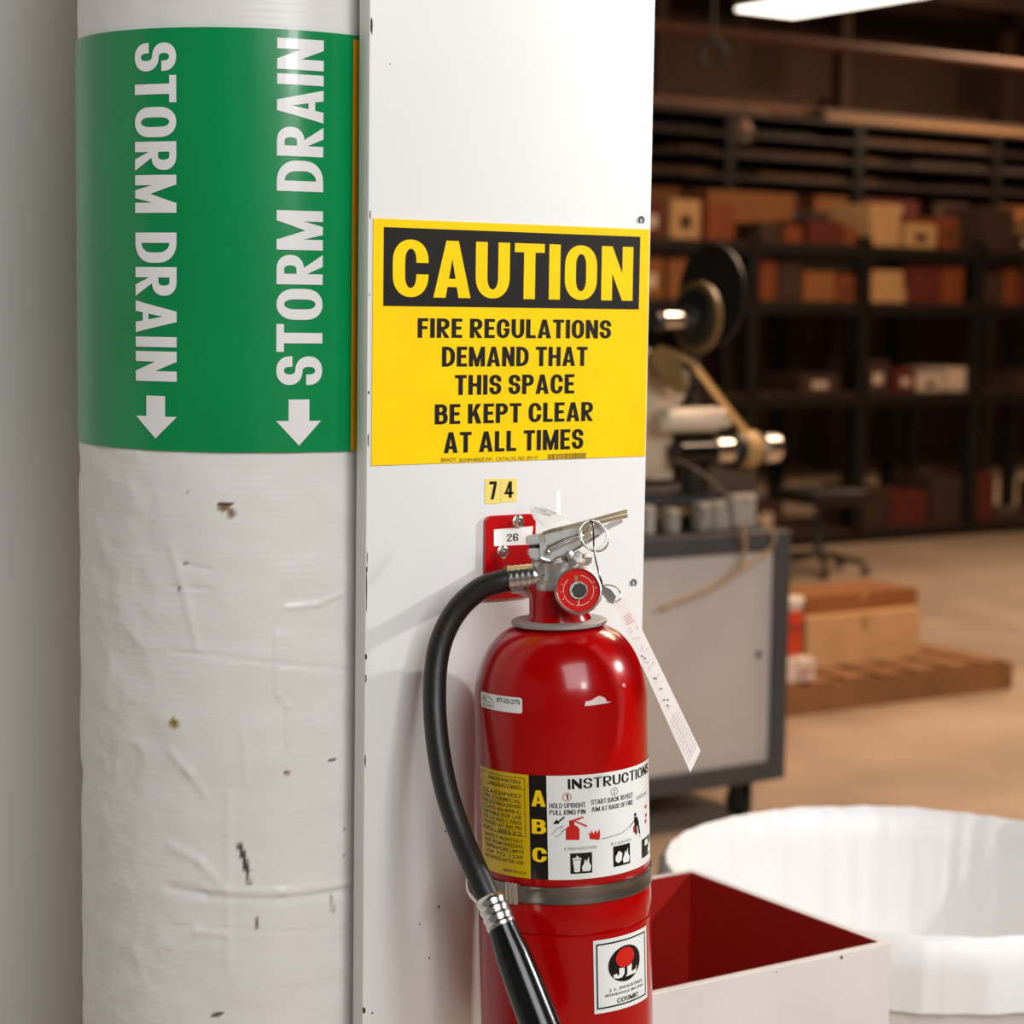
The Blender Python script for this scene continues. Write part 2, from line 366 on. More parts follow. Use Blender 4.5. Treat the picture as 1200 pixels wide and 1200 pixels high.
# ================================================================== STORM DRAIN PIPE
PD = 2.312; PR = 193/FPX*PD; PX = at(291, 400, PD); PXc = Vector((PX.x, PX.y))
def pcyl(u, v, r=PR):
    d = ray(u, v); a = d.x**2+d.y**2; ox = CAM.x-PXc.x; oy = CAM.y-PXc.y; b = ox*d.x+oy*d.y; c = ox*ox+oy*oy-r*r
    t = (-b-math.sqrt(max(0, b*b-a*c)))/a; p = CAM+d*t
    return math.atan2((p.x-PXc.x)*R0.x+(p.y-PXc.y)*R0.y, (p.x-PXc.x)*R0.y*1-(p.y-PXc.y)*R0.x), p.z
# phi measured from the direction facing the camera, positive to the right
PFR = Vector((R0.y, -R0.x))        # horizontal direction towards the camera
def ppt(phi, z, r):
    e = Vector((R0.x, R0.y))*math.sin(phi) + PFR*math.cos(phi)
    return Vector((PXc.x+e.x*r, PXc.y+e.y*r, z))
pipe = thing('storm_drain_pipe', 'fat vertical pipe in white wrap with a green storm drain marker', 'pipe', (PXc.x, PXc.y, 0))
# jacket with wrinkles, seams and paint runs
def seg(px, py, x0, y0, x1, y1):
    dx, dy = x1-x0, y1-y0; t = max(0, min(1, ((px-x0)*dx+(py-y0)*dy)/(dx*dx+dy*dy+1e-12))); return math.hypot(px-x0-t*dx, py-y0-t*dy)
def S(u, v): a, z = pcyl(u, v); return a*PR, z
def path(P): return [S(*p) for p in P]
ridges = [(path([(325, 742), (326, 815), (338, 828), (339, 868)]), .0022, .0022), (path([(338, 868), (336, 902)]), .0022, .0014),
          (path([(200, 1040), (240, 1048), (330, 1052), (413, 1040)]), -.003, .005), (path([(240, 1043), (330, 1048), (413, 1034)]), .003, .006),
          (path([(200, 763), (250, 768), (330, 778), (413, 785)]), -.0016, .002), (path([(200, 688), (246, 690)]), -.002, .002),
          (path([(200, 1085), (290, 1090), (413, 1086)]), -.0012, .0015), (path([(267, 930), (267, 1140)]), .0014, .004), (path([(285, 860), (290, 915), (270, 935)]), .0012, .004),
          (path([(336, 712), (372, 708), (400, 695)]), .0022, .003), (path([(200, 640), (215, 690), (232, 760)]), .0018, .004), (path([(216, 661), (245, 668)]), -.002, .0018),
          (path([(200, 880), (222, 905), (240, 930)]), .002, .005), (path([(200, 1110), (230, 1090), (265, 1095)]), .002, .004), (path([(200, 990), (235, 1010), (262, 1040)]), .002, .005)]
dirts = [([S(262, 593), S(264, 594)], .007, (.55, .42, .28)), ([S(272, 603), S(271, 600)], .005, (.5, .38, .25)), (path([(256, 591), (272, 591)]), .0022, (.3, .25, .2)),
         ([S(336, 905), S(336.5, 906)], .0028, (.25, .2, .15)), (path([(281, 990), (285, 1003), (290, 1020)]), .0036, (.2, .19, .18)), (path([(285, 1003), (292, 1035)]), .0024, (.5, .49, .47)),
         ([S(204, 846), S(205, 848)], .006, (.6, .5, .2)), ([S(218, 577), S(218.5, 577)], .0018, (.3, .25, .2)), (path([(216, 661), (226, 662)]), .0012, (.35, .28, .2)),
         (path([(386, 891), (394, 890)]), .001, (.4, .35, .3)), ([S(400, 995), S(400.5, 995)], .0012, (.3, .3, .3)), ([S(402, 1003), S(402.5, 1003)], .0014, (.2, .2, .2)), (path([(250, 1190), (260, 1188)]), .0025, (.3, .28, .22)),
         ([S(210, 690), S(211, 691)], .0018, (.35, .3, .3)), (path([(302, 1073), (300, 1090)]), .0012, (.5, .45, .4)), (path([(388, 1050), (390, 1068)]), .0022, (.75, .72, .7)), ([S(403, 970), S(403, 971)], .0015, (.5, .5, .5))]
bm = bmesh.new(); lay = bm.loops.layers.color.new('dirt'); NPH, NZ = 210, 470
za, zb = .70, 2.05; PH0, PH1 = -1.9, 1.9; cols = {}; grid = []
for j in range(NZ+1):
    z = za+(zb-za)*j/NZ; row = []
    for i in range(NPH+1):
        ph = PH0+(PH1-PH0)*i/NPH; s = ph*PR
        h = noise.noise(Vector((s*9, z*22, 3)))*.0014 + noise.noise(Vector((s*30, z*45, 8)))*.0007
        left = max(0, min(1, (-.03-s)/.07)); h += left*(.0030*noise.ridged_multi_fractal(Vector((s*18+z*10, z*16-s*10, 1)), 1, 2, 3, 1, 2)*.5)
        if z > 1.40: h *= .35
        cf = (1, 1, 1)
        if abs(s) < .16 and z < 1.42:
            for P, hh, wd in ridges:
                for a, b in zip(P, P[1:]):
                    if abs(z-(a[1]+b[1])/2) > abs(a[1]-b[1])/2+3*wd: continue
                    d = seg(s, z, *a, *b)
                    if d < 3*wd: h += hh*math.exp(-(d/wd)**2)*.8
            for P, wd, c in dirts:
                for a, b in zip(P, P[1:]):
                    if abs(z-(a[1]+b[1])/2) > abs(a[1]-b[1])/2+wd: continue
                    d = seg(s, z, *a, *b)/wd + .5*noise.noise(Vector((s*700, z*500, 2)))
                    if d < 1: k = 1-max(0, d)**2; cf = tuple(f*(1-k)+f*k*q for f, q in zip(cf, c))
        v = bm.verts.new(ppt(ph, z, PR+h)); cols[v] = cf+(1,); row.append(v)
    grid.append(row)
for a, b in zip(grid, grid[1:]):
    for i in range(NPH):
        f = bm.faces.new((a[i], a[i+1], b[i+1], b[i]))
        for l in f.loops: l[lay] = cols[l.vert]
obj('pipe_jacket', bm, WRAP, pipe, smooth=True, angle=80)
bm = bmesh.new(); lay = bm.loops.layers.color.new('dirt')
def ring_part(z0, z1, p0, p1, n):
    for i in range(n):
        a = p0+(p1-p0)*i/n; b = p0+(p1-p0)*(i+1)/n
        bm.faces.new([bm.verts.new(p) for p in (ppt(a, z0, PR), ppt(b, z0, PR), ppt(b, z1, PR), ppt(a, z1, PR))])
ring_part(0, za, 0, 2*math.pi, 64); ring_part(zb, 5.2, 0, 2*math.pi, 64); ring_part(za, zb, PH1, 2*math.pi+PH0, 24)
bmesh.ops.remove_doubles(bm, verts=bm.verts, dist=1e-5)
for f in bm.faces:
    for l in f.loops: l[lay] = (1, 1, 1, 1)
obj('pipe_body', bm, WRAP, pipe, smooth=True, angle=80)
# marker: green sleeve, white lettering, arrows, orange-yellow strip
zt = pcyl(291, 33)[1]; zbm = pcyl(291, 530)[1]
bm = bmesh.new(); n = 160
rows = []
for j in range(41):
    z = zbm+(zt-zbm)*j/40
    rows.append([bm.verts.new(ppt(2*math.pi*i/n, z, PR+.0035+.0004*noise.noise(Vector((math.sin(2*math.pi*i/n)*9, math.cos(2*math.pi*i/n)*9, z*2))))) for i in range(n)])
for a, b in zip(rows, rows[1:]):
    for i in range(n): bm.faces.new((a[i], a[(i+1) % n], b[(i+1) % n], b[i]))
for r_ in (rows[0], rows[-1]):      # turned-in edges
    v = [bm.verts.new(q.co + (Vector((PXc.x, PXc.y, q.co.z))-q.co).normalized()*.003) for q in r_]
    for i in range(n): bm.faces.new((r_[i], r_[(i+1) % n], v[(i+1) % n], v[i]))
obj('marker_sleeve', bm, GREEN, pipe, smooth=True, angle=60)
pp = Print(lambda x, y, z: ppt(x/PR, y, PR+.0044+z), .006)
sl, _ = S(323, 400); sr, _ = S(375.5, 400)
def sz(v): return pcyl(348, v)[1]
pp.text('a', 0, 'STORM', sl, sz(451), sr, sz(247), bold=.042, rot=90); pp.text('a2', 0, 'DRAIN', sl, sz(224.5), sr, sz(46), bold=.042, rot=90)
def arrow(x0, x1, vt, vm, vb):
    c = (x0+x1)/2; h = (x1-x0)/2
    pp.rect('b' if x0 > 0 else 'd', 0, c-h*.46, sz(vm)-.0002, c+h*.46, sz(vt))
    pp.poly('b' if x0 > 0 else 'd', 0, [(c-h, sz(vm)), (c, sz(vb)), (c+h, sz(vm))])
arrow(sl, sr-.001, 468, 493, 522)
xr, _ = S(209, 300); W = sr-sl
pp.text('c', 0, 'STORM', xr-W, sz(252), xr, sz(53), bold=.042, rot=-90); pp.text('c2', 0, 'DRAIN', xr-W, sz(449), xr, sz(275), bold=.042, rot=-90)
arrow(xr-W, xr, 466, 490, 516)
ys, _ = S(409.5, 300)
pp.rect('e', 0, ys, zbm, ys+.075, zt-.004)
for k in range(46):
    z0 = sz(150) - k*.0046
    if k % 9 != 8: pp.rect('f', .0004, ys+.0065, z0-.0032, ys+.017+.004*rnd.random(), z0)
pp.build(pipe, {'a': ('lettering', GWHITE, 'white word STORM reading upward'), 'a2': ('lettering', GWHITE, 'white word DRAIN reading upward'), 'c2': ('lettering', GWHITE, 'white word DRAIN reading downward'), 'b': ('arrow', GWHITE, 'white downward arrow'),
                'c': ('lettering', GWHITE, 'white word STORM reading downward'), 'd': ('arrow', GWHITE, 'white downward arrow at the left'),
                'e': ('yellow_strip', ORANGE, 'orange yellow strip'), 'f': ('fine_print', mat('brown_print', '5c3205', .5))})

# ================================================================== CAUTION SIGN
def px2(u, v): p = hy(u, v, 0); return p.x, p.z
sg = thing('caution_sign', 'yellow and black rectangular caution sign about fire regulations', 'sign', (0, -.001, 1.5))
sx0, sx1, sz0, sz1 = -.1785, .1785, 1.3727, 1.6275
sf = lambda x, y, z: Vector((x, -.0014-z, y))
bm = box((sx0, -.0013, sz0), (sx1, -.0001, sz1)); obj('sheet', bm, YEL, sg)
P = Print(sf)
hx0, hz1 = px2(449, 266); hx1, _ = px2(749.5, 277); _, hz0 = px2(448, 358.5)
P.rect('h', .0001, hx0, hz0, hx1, hz1)
def line(txt, ul, vb, vt, ur, vbr, bold, key='t', z=.0001):
    x0, z0 = px2(ul, vb); _, z1 = px2(ul, vt); x1, zr = px2(ur, vbr); zz = (z0+zr)/2
    P.text(key, z, txt, x0, zz, x1, zz+(z1-z0), bold)
line('CAUTION', 459, 349, 281, 740, 351.5, .05, 'c', .0003)
line('FIRE REGULATIONS', 488.5, 396, 373, 715, 396.5, .042, 't0')
line('DEMAND THAT', 517, 430, 406.5, 687.5, 428.5, .042, 't1')
line('THIS SPACE', 532, 463.5, 440, 672, 460.5, .042, 't2')
line('BE KEPT CLEAR', 508.5, 497.5, 474, 694, 493, .042, 't3')
line('AT ALL TIMES', 519, 531.5, 507, 682.5, 525.5, .042, 't4')
line('BRADY', 516, 541.5, 537, 534, 540.5, .05, 'k')
line('SIGNMARK\u00ae DIV.  CATALOG NO. 89119', 537, 541, 536.5, 629, 538.5, .0, 'k')
x0, z0 = px2(641, 538.5); x1, z1 = px2(685, 530.5); x = x0
while x < x1:
    wv = rnd.choice((.0005, .0008, .0013)); P.rect('k', .0001, x, z0, x+wv, z1); x += wv+rnd.choice((.0006, .0010))
P.build(sg, {'h': ('header_panel', BLK, 'black header panel'), 'c': ('lettering', YEL, 'yellow CAUTION lettering'), **{'t%d' % k: ('lettering', BLK, la_) for k, la_ in enumerate(('black line FIRE REGULATIONS', 'black line DEMAND THAT', 'black line THIS SPACE', 'black line BE KEPT CLEAR', 'black line AT ALL TIMES'))}, 'k': ('fine_print', mat('fine_black', '3a3010', .5), 'small print and barcode')})

# number stickers
for ch, ua, ub, la in (('7', 568, 586.2, 'small pale yellow sticker with a black number 7, below the caution sign'), ('4', 586.6, 605.5, 'small pale yellow sticker with a black number 4, right of the 7')):
    xa, za_ = px2(ua, 590.5 if ch == '7' else 588.5); xb, zb_ = px2(ub, 560.5)
    t = thing('number_sticker', la, 'sticker', ((xa+xb)/2, -.001, za_), 'number stickers under the sign')
    obj('sheet', box((xa, -.0006, za_), (xb, -.0001, zb_)), PALEYEL, t)
    P = Print(lambda x, y, z: Vector((x, -.0009, y)))
    wq = xb-xa; P.text('n', 0, ch, xa+wq*(.27 if ch == '7' else .22), za_+.0045, xa+wq*(.75 if ch == '7' else .78), zb_-.003, .035); P.build(t, {'n': ('numeral', BLK)})

# ================================================================== WALL BRACKET
br = thing('wall_bracket', 'red hanging bracket bolted to the white column behind the valve', 'bracket', tuple(hy(595, 640, 0)))
ax, az1 = px2(566.5, 604.5); bx, _ = px2(625, 604); az0 = px2(595, 700)[1]
rp = []
for cx_, cz_, a0 in ((bx-.008, az1-.008, 0), (ax+.008, az1-.008, 90), (ax+.003, az0+.003, 180), (bx-.003, az0+.003, 270)):
    rr_ = .008 if a0 < 180 else .003
    rp += [(cx_+rr_*math.cos(R_(a0+k*15)), -.0002, cz_+rr_*math.sin(R_(a0+k*15))) for k in range(7)]
bm = prism(rp, (0, -.0048, 0))
obj('back_plate', bm, REDB, br)
for u, v in ((607, 611.5), (589, 647)):
    p = hy(u, v, -.005); bm = bmesh.new(); add_lathe(bm, [(.0072, 0), (.0074, .0008), (.0062, .0016)], p, (0, -1, 0), 24)
    add_lathe(bm, [(.0056, .0016), (.0056, .0048), (.0049, .0056)], p, (0, -1, 0), 6); add_lathe(bm, [(.0026, .0056), (.0024, .0068)], p, (0, -1, 0), 12)
    obj('bolt', bm, CHR, br, smooth=True)
P = Print(lambda x, y, z: Vector((x, -.0056-z, y)))
c4 = [hy(u, v, 0) for u, v in ((575.5, 639.5), (619, 637.5), (621.5, 616), (575.5, 620))]
P.poly('s', 0, [(p.x, p.z) for p in c4]); xa, za_ = px2(590.5, 634); xb, zb_ = px2(604, 624.5); P.text('n', .0002, '26', xa, za_, xb, zb_, .02)
P.build(br, {'s': ('number_label', PAPER, 'white label with number 26'), 'n': ('numeral', BLK)})

# ================================================================== FIRE EXTINGUISHER
D0 = 2.165
O = hy(655, 727, -.115)
tlt = .036
ez = (Vector((0, 0, 1)) - R0*tlt).normalized()
ex = (R0 - ez*R0.dot(ez)).normalized(); ey = ez.cross(ex)       # ey points away from the camera
ER = .0905
def ept(phi, z, r): return O + ex*(math.sin(phi)*r) - ey*(math.cos(phi)*r) + ez*z
def ecyl(u, v, r=ER):
    d = ray(u, v); q = CAM-O; dx, dy = d.dot(ex), d.dot(ey); ox, oy = q.dot(ex), q.dot(ey)
    a = dx*dx+dy*dy; b = ox*dx+oy*dy; c = ox*ox+oy*oy-r*r; disc = b*b-a*c
    t = (-b-math.sqrt(max(0, disc)))/a; p = q+d*t
    return math.atan2(p.dot(ex), -p.dot(ey)), p.dot(ez)
fe = thing('fire_extinguisher', 'red dry chemical fire extinguisher hanging on the white column', 'fire extinguisher', tuple(O))
zst = ecyl(655, 1050)[1]; zseam = ecyl(655, 1097)[1]; zlt = ecyl(645, 909)[1]; zlb = ecyl(650, 1031)[1]
prof = [(.0, -.470), (.085, -.470), (.089, -.466), (ER+.0008, -.455), (ER+.0008, zseam-.0015), (ER-.0012, zseam), (ER+.0006, zseam+.0015), (ER+.0014, zseam+.012), (ER+.0010, zst-.014), (ER-.0002, zst-.011), (ER-.0002, zst+.010), (ER+.0004, zst+.012)]
prof += [(ER, -.085)]
for k in range(1, 17):
    t = k/16*math.pi/2; prof.append((.026+(ER-.026)*math.cos(t)**.80 if math.cos(t) > 0 else .026, -.085+.082*math.sin(t)**1.05))
prof += [(.0, -.0022)]
bm = bmesh.new(); add_lathe(bm, prof[1:-1], O, ez, 128); obj('cylinder', bm, RED, fe, smooth=True, angle=35)
obj('collar', lathe([(.030, -.0015), (.0485, -.0035), (.0500, -.0022), (.0498, .0006), (.048, .0016), (.030, .002)], O, ez, 64), WASH, fe, smooth=True)
obj('neck', lathe([(.0345, -.001), (.0335, .004), (.0310, .008), (.0305, .026), (.0290, .030), (.027, .034)], O, ez, 48), RED, fe, smooth=True)
# support arm of the bracket under the valve
def V(u, v, dd): return at(u, v, D0+dd)
pts = [hy(577, 668, -.004), hy(577, 690, -.004), V(600, 694, .03), V(622, 702, -.012), V(640, 704, -.02), V(640, 692, -.02), V(610, 684, .02)]
obj('support_arm', prism(pts, (.004, .003, .012)), REDB, br)
# valve body
vb = lathe([(.0235, .030), (.0250, .034), (.0245, .040), (.0195, .044), (.0185, .056), (.0200, .062), (.0155, .067), (.0150, .074), (.0175, .080), (.0165, .090)], O, ez, 40)
add_lathe(vb, [(.0130, -.004), (.0150, 0), (.0145, .010), (.0120, .016)], V(646, 664, -.004), V(600, 680, 0)-V(646, 664, 0), 24)
vbo = obj('valve_body', vb, CAST, fe, smooth=True)
add = lathe([(.0105, 0), (.0105, .022), (.0150, .028), (.0150, .034)], V(664, 680, -.002), V(676, 690, -.046)-V(664, 680, 0), 24)
obj('gauge_stem', add, CAST, vbo, smooth=True)
bm = bmesh.new(); add_lathe(bm, [(.0100, 0), (.0100, .016), (.0085, .018)], V(667, 664, -.010), V(690, 640, -.03)-V(667, 664, -.010), 20)
add_lathe(bm, [(.0090, 0), (.0120, .003), (.0120, .009), (.0085, .012)], V(680, 662, -.006), Vector((0, 0, 1)), 20); obj('valve_boss', bm, CAST, vbo, smooth=True)
# gauge
GC = V(678, 692, -.052); gd = (CAM-GC).normalized() + Vector((.0, .0, .05)) + R0*(-.03); gd.normalize(); gx = (R0-gd*R0.dot(gd)).normalized(); gy = gd.cross(gx).normalized()
ga = obj('pressure_gauge', lathe([(.017, -.012), (.0235, -.010), (.0246, -.004), (.0246, .003), (.0238, .0048), (.0222, .0050), (.0215, .0030), (.0212, .0010)], GC, gd, 64), CHR, fe, smooth=True, label='round red dialled pressure gauge in a metal rim')
gf = lambda x, y, z: GC + gx*x + gy*y + gd*(.0014+z)
P = Print(gf); P.circ('d', 0, 0, 0, .0214, n=48)
for k in range(44):
    a, b = R_(-225+k*7), R_(-225+(k+1)*7); q = (k % 9 == 8)
    if not q: P.poly('r', .0003, [(r*math.cos(t), r*math.sin(t)) for r, t in ((.0150, a), (.0158, a), (.0158, b), (.0150, b))])
P.rect('y', .0004, -.0042, .0078, -.0010, .0150); P.rect('r', .0003, -.0004, -.0155, .0010, -.0100)
for k, t in enumerate((30, 10, -150, 185, 160)): P.circ('r', .0003, .0178*math.cos(R_(t)), .0178*math.sin(R_(t)), .0007, n=8)
P.build(ga, {'d': ('dial', mat('gauge_red', 'd9120e', .25, coat=.6)), 'r': ('dial_marking', mat('pale_marking', 'e3b7a6', .4)), 'y': ('pointer_mark', BRASS)})
bm = lathe([(.0098, .001), (.0100, .003), (.0092, .0042)], GC, gd, 10); obj('center_ring', bm, CAST, ga, smooth=True)
obj('center_plug', lathe([(.0076, .003), (.0076, .0056), (.0068, .0064)], GC+gx*.0012, gd, 8), DARKM, ga)
# hose: ferrule, rubber hose, lower ferrule, nozzle
f0, f1 = V(596.5, 679.5, .002), V(635, 674, -.002); fd = f1-f0; Lf = fd.length
pr = [(.0118, 0)]
for k in range(5): pr += [(.0146-.0003*k, .001+k*.0062), (.0149-.0003*k, .003+k*.0062), (.0141-.0003*k, .0052+k*.0062)]
pr += [(.0122, .033), (.0122, Lf), (.0105, Lf+.002)]
hp = [V(600, 679, .002), V(585, 682, .002), V(563, 690, .004), V(538, 712, .006), V(520, 743, .004), V(511, 780, 0), V(509.5, 830, -.008), V(514, 880, -.022), V(524, 930, -.038), V(540, 978, -.055), V(558, 1020, -.075), V(574, 1056, -.088)]
hose = obj('hose', tube(hp, .0122, 20, 7), RUB, fe, smooth=True)
obj('ferrule', lathe(pr, f0, fd, 32), CHR, hose, smooth=True)
obj('hex_nut', lathe([(.0125, 0), (.0158, .001), (.0158, .008), (.0125, .009)], V(636, 672.5, -.002), fd, 6), CHR, hose)
n0, n1 = V(574, 1053, -.088), V(588.5, 1087, -.098); nd = n1-n0
pr = [(.0128, -.002)]
for k in range(4): pr += [(.0148, k*.0082+.001), (.0155, k*.0082+.0038), (.0143, k*.0082+.0072)]
obj('ferrule', lathe(pr+[(.012, .035)], n0, nd, 32), CHR, hose, smooth=True)
q0, q1 = V(588, 1085, -.098), V(650, 1246, -.135); qd = q1-q0
obj('nozzle', lathe([(.011, -.001), (.0143, 0), (.0150, .010), (.0178, .030), (.0190, .060), (.0205, qd.length), (.017, qd.length+.001)], q0, qd, 36), PLA, hose, smooth=True)
# handle: squeeze lever (U channel) and carry handle
dn, df = -.026, .002      # near and far side plates
def plate_px(name, px, dd, th, m, parent, bev=0):
    bm = prism([V(u, v, dd) for u, v in px], ray(650, 640).normalized()*th); return obj(name, bm, m, parent, label=None)
side = [(632, 630), (633, 655), (640, 657), (652, 654), (668, 648), (690, 634), (702, 628), (712, 620), (724, 610), (733, 605), (734, 600), (712, 604), (690, 611), (660, 618), (640, 624)]
lev = plate_px('squeeze_lever', side[:7]+[(706, 618), (700, 609), (690, 611)]+side[-2:], dn, .0018, ALU, fe)
obj('raised_rib', tube([V(644, 643, dn-.0008), V(660, 635, dn-.0008), (V(676, 629, dn-.0008)), V(690, 622, dn-.0008)], [.0045, .0030], 12, 5), CHR, lev, smooth=True)
obj('folded_edge', tube([V(634, 654, dn), V(644, 657, dn), V(654, 653.5, dn), V(668, 648, dn), V(690, 634.5, dn), V(702, 627, dn)], .0016, 8, 4), CHR, lev, smooth=True)
plate_px('side_plate', side[:7]+[(690, 612)]+side[-2:], df, .0018, ALU, lev)
bm = bmesh.new()
tp = [(632, 629.5), (636, 624.5), (645, 621.5), (660, 618), (680, 613), (700, 607.5), (720, 602), (735, 598.5)]
for (a, b) in zip(tp, tp[1:]):
    p = [V(a[0], a[1]-1.5, dn-.001), V(b[0], b[1]-1.5, dn-.001), V(b[0], b[1]-1.5, df+.003), V(a[0], a[1]-1.5, df+.003)]
    add_hexa(bm, [x+Vector((0, 0, -.0042)) for x in p]+p)
bmesh.ops.remove_doubles(bm, verts=bm.verts, dist=1e-5); obj('top_plate', bm, GOLD, lev, smooth=True, label='yellow tinted top of the lever')
bm = bmesh.new()
for dd in (dn, df+.001):
    add_tube(bm, [V(700, 611, dd), V(716, 607, dd), V(735, 602.5, dd)], .0036, 10, 3)
obj('lever_lip', bm, GOLD, lev, smooth=True)
lo = [(696, 624), (706, 617), (716, 612), (729, 608.5), (730, 612.5), (718, 618), (708, 624), (700, 630), (692, 634)]
ch_ = obj('carry_handle', prism([V(u, v, dn+.003) for u, v in lo], ray(650, 640).normalized()*.020), mat('pale_metal', 'dcd6d6', .32, metal=.8), fe)
def pbox(px, d0, d1, m, name, parent, bev=.0015):
    bm = prism([V(u, v, d0) for u, v in px], ray(650, 640).normalized()*(d1-d0))
    bmesh.ops.bevel(bm, geom=bm.edges[:], offset=bev, segments=2, affect='EDGES'); return obj(name, bm, m, parent, smooth=True)
pbox([(615.5, 628), (640, 624), (641, 637), (616.5, 639)], -.026, .004, ALU, 'handle_root', fe)
pbox([(618, 643), (640, 642), (640, 656), (624, 656), (619, 652)], -.024, .002, ALU, 'handle_hinge', fe)
pbox([(620, 637.5), (640, 637), (640, 644), (620, 644)], -.018, -.002, DARKM, 'hinge_slot', fe, .0005)
bm = box((0, 0, 0), (1, 1, 1))
for v in bm.verts:
    c = v.co.copy(); v.co = V(624+c.x*44-c.z*2, 668-c.z*24-c.x*3, -.016+c.y*.016)
bmesh.ops.bevel(bm, geom=bm.edges[:], offset=.003, segments=2, affect='EDGES'); obj('handle_block', bm, CAST, fe, smooth=True)
obj('rivet', lathe([(.0044, 0), (.0042, .0016), (.0030, .0028), (.001, .0033)], V(642, 647, dn), -ray(642, 647), 16), CHR, lev, smooth=True)
obj('rivet', lathe([(.0050, 0), (.0050, .005), (.0036, .006)], V(668, 650, dn-.001), -ray(642, 647), 6), CAST, lev, smooth=True)
# pull ring
rn = (-ray(695, 628).normalized() + R0*.35 + Vector((0, 0, .2))).normalized()
pin = obj('pull_ring', torus(V(695, 627, dn-.012), rn, .0150, .0011, sx=1, sy=1), CHR, fe, smooth=True)
obj('pull_ring_coil', torus(V(697, 629, dn-.015), (rn+Vector((.15, 0, .1))).normalized(), .0158, .0010), CHR, pin, smooth=True)
obj('pin_shaft', tube([V(676, 631, dn-.008), V(684, 627, dn), V(692, 624, df)], .0016, 8, 3), CHR, pin, smooth=True)
obj('wire_twist', tube([V(683, 618, dn-.006), V(688, 624, dn-.010), V(690, 616, dn-.012), V(694, 620, dn-.010), V(692, 626, dn-.012), V(686, 632, dn-.010)], .0010, 8, 4), GOLD, pin, smooth=True)
# strap with clasp
bm = lathe([(ER+.0004, zst-.0092), (ER+.0022, zst-.0090), (ER+.0026, zst-.0075), (ER+.0022, zst-.0060), (ER+.0022, zst+.0060), (ER+.0026, zst+.0075), (ER+.0022, zst+.0090), (ER+.0004, zst+.0092)], O, ez, 128, cap=False)
st = obj('strap', bm, STRAP, fe, smooth=True)
pb = Print(lambda x, y, z: ept(x/ER, y, ER+.0035+z), .004)
ph = ecyl(600, 1045)[0]*ER
bm = bmesh.new()
for k in range(3): add_lathe(bm, [(.0022, 0), (.0024, .001), (.0024, .021), (.0022, .022)], ept(ph/ER+k*.055-.03, zst-.011, ER+.0032), ez, 12)
obj('clasp', bm, CHR, st, smooth=True)
bm = bmesh.new(); add_tube(bm, [ept(-1.35, zst+.018, ER+.004), ept(-1.45, zst+.004, ER+.010), ept(-1.30, zst-.010, ER+.014), ept(-1.1, zst-.018, ER+.010), ept(-1.0, zst-.008, ER+.005)], .0022, 10, 5)
add_tube(bm, [ept(-1.55, zst+.016, ER+.006), ept(-1.5, zst-.006, ER+.011), ept(-1.35, zst-.022, ER+.008)], .0016, 10, 5)
obj('hose_clip', bm, CHR, st, smooth=True)

# ---- instruction label
lab = Print(lambda x, y, z: ept(x/ER, y, ER+.0006+z), .005)
def e2(u, v): p, z = ecyl(u, v); return p*ER, z
sa, sb, sc = e2(565, 960)[0], e2(621, 970)[0], e2(641.5, 970)[0]; sd = 1.75*ER
lab.rect('y', 0, sa, zlb, sb, zlt); lab.rect('k', 0, sb, zlb, sc, zlt); lab.rect('w', 0, sc, zlb, sd, zlt)
H = zlt-zlb; Wy = sb-sa; Z1 = .00025
def ly(f): return zlt-H*f       # fraction from the top
# yellow part: framed paragraph of small type, as in the photograph
lab.frame('f', Z1, sa+Wy*.05, ly(.60), sb-Wy*.06, ly(.035), .0006)
lab.line('f', Z1, sa+Wy*.20, ly(.145), sb-Wy*.07, ly(.145), .0005)
small = ['UNDERWRITERS', 'LABORATORIES', 'CLASSIFIED', 'DRY CHEMICAL', 'FIRE EXTINGUISHER', 'CLASS 4A:80B:C', 'SUITABLE FOR USE', 'ON A B AND C FIRES', 'TESTED AT 500 PSI', 'NO. 88532']
for k, t in enumerate(small):
    f = .06+.052*k+(.03 if k > 1 else 0); sh = (.25 if k < 2 else .1); lab.text('f', Z1, t, sa+Wy*sh, ly(f+.036), sb-Wy*.12, ly(f), .01)
for k, t in enumerate(['INSPECT MONTHLY', 'KEEP FROM FREEZING', 'TEMPERATURE LIMITS', '-65F TO 120F', 'RECHARGE AFTER USE']):
    f = .63+.052*k; lab.text('f', Z1, t, sa+Wy*.12, ly(f+.034), sb-Wy*.10, ly(f), .01)
lab.text('f', Z1, 'MADE IN U.S.A.', sb-Wy*.45, ly(.965), sb-Wy*.05, ly(.935), .01)
wk = sc-sb
for ch, a, b in (('A', 945, 926), ('B', 977, 960), ('C', 1010, 993)):
    za_ = e2(631, a)[1]; zb_ = e2(631, b)[1]; lab.text('a', Z1, ch, sb+wk*.13, za_, sc-wk*.06, zb_, .045)
def T(key, t, ul, vb, vt, ur, bold=.02):
    s0, z0 = e2(ul, vb); _, z1 = e2(ul, vt); s1, _ = e2(ur, vb); lab.text(key, Z1, t, s0, z0, s1, z1, bold)
s0, z0 = e2(665.5, 925); _, z1 = e2(665.5, 913); lab.text('b', Z1, 'INSTRUCTIONS', s0, z0, ER*1.36, z1, .025)
T('b', 'HOLD UPRIGHT', 644, 947, 941, 686); T('b', 'PULL RING PIN', 644, 954.8, 949, 686)
def T2(t, u, v0, v1, s1): 
    s0, z0 = e2(u, v0); _, z1 = e2(u, v1); lab.text('b', Z1, t, s0, z0, s1, z1, .02)
T('b', 'START BACK 10 FEET', 692.5, 943, 937.2, 741); T('b', 'AIM AT BASE OF FIRE', 693, 951.3, 945.8, 741); T('g', 'SQUEEZE LEVER', 745, 938, 933, 757)
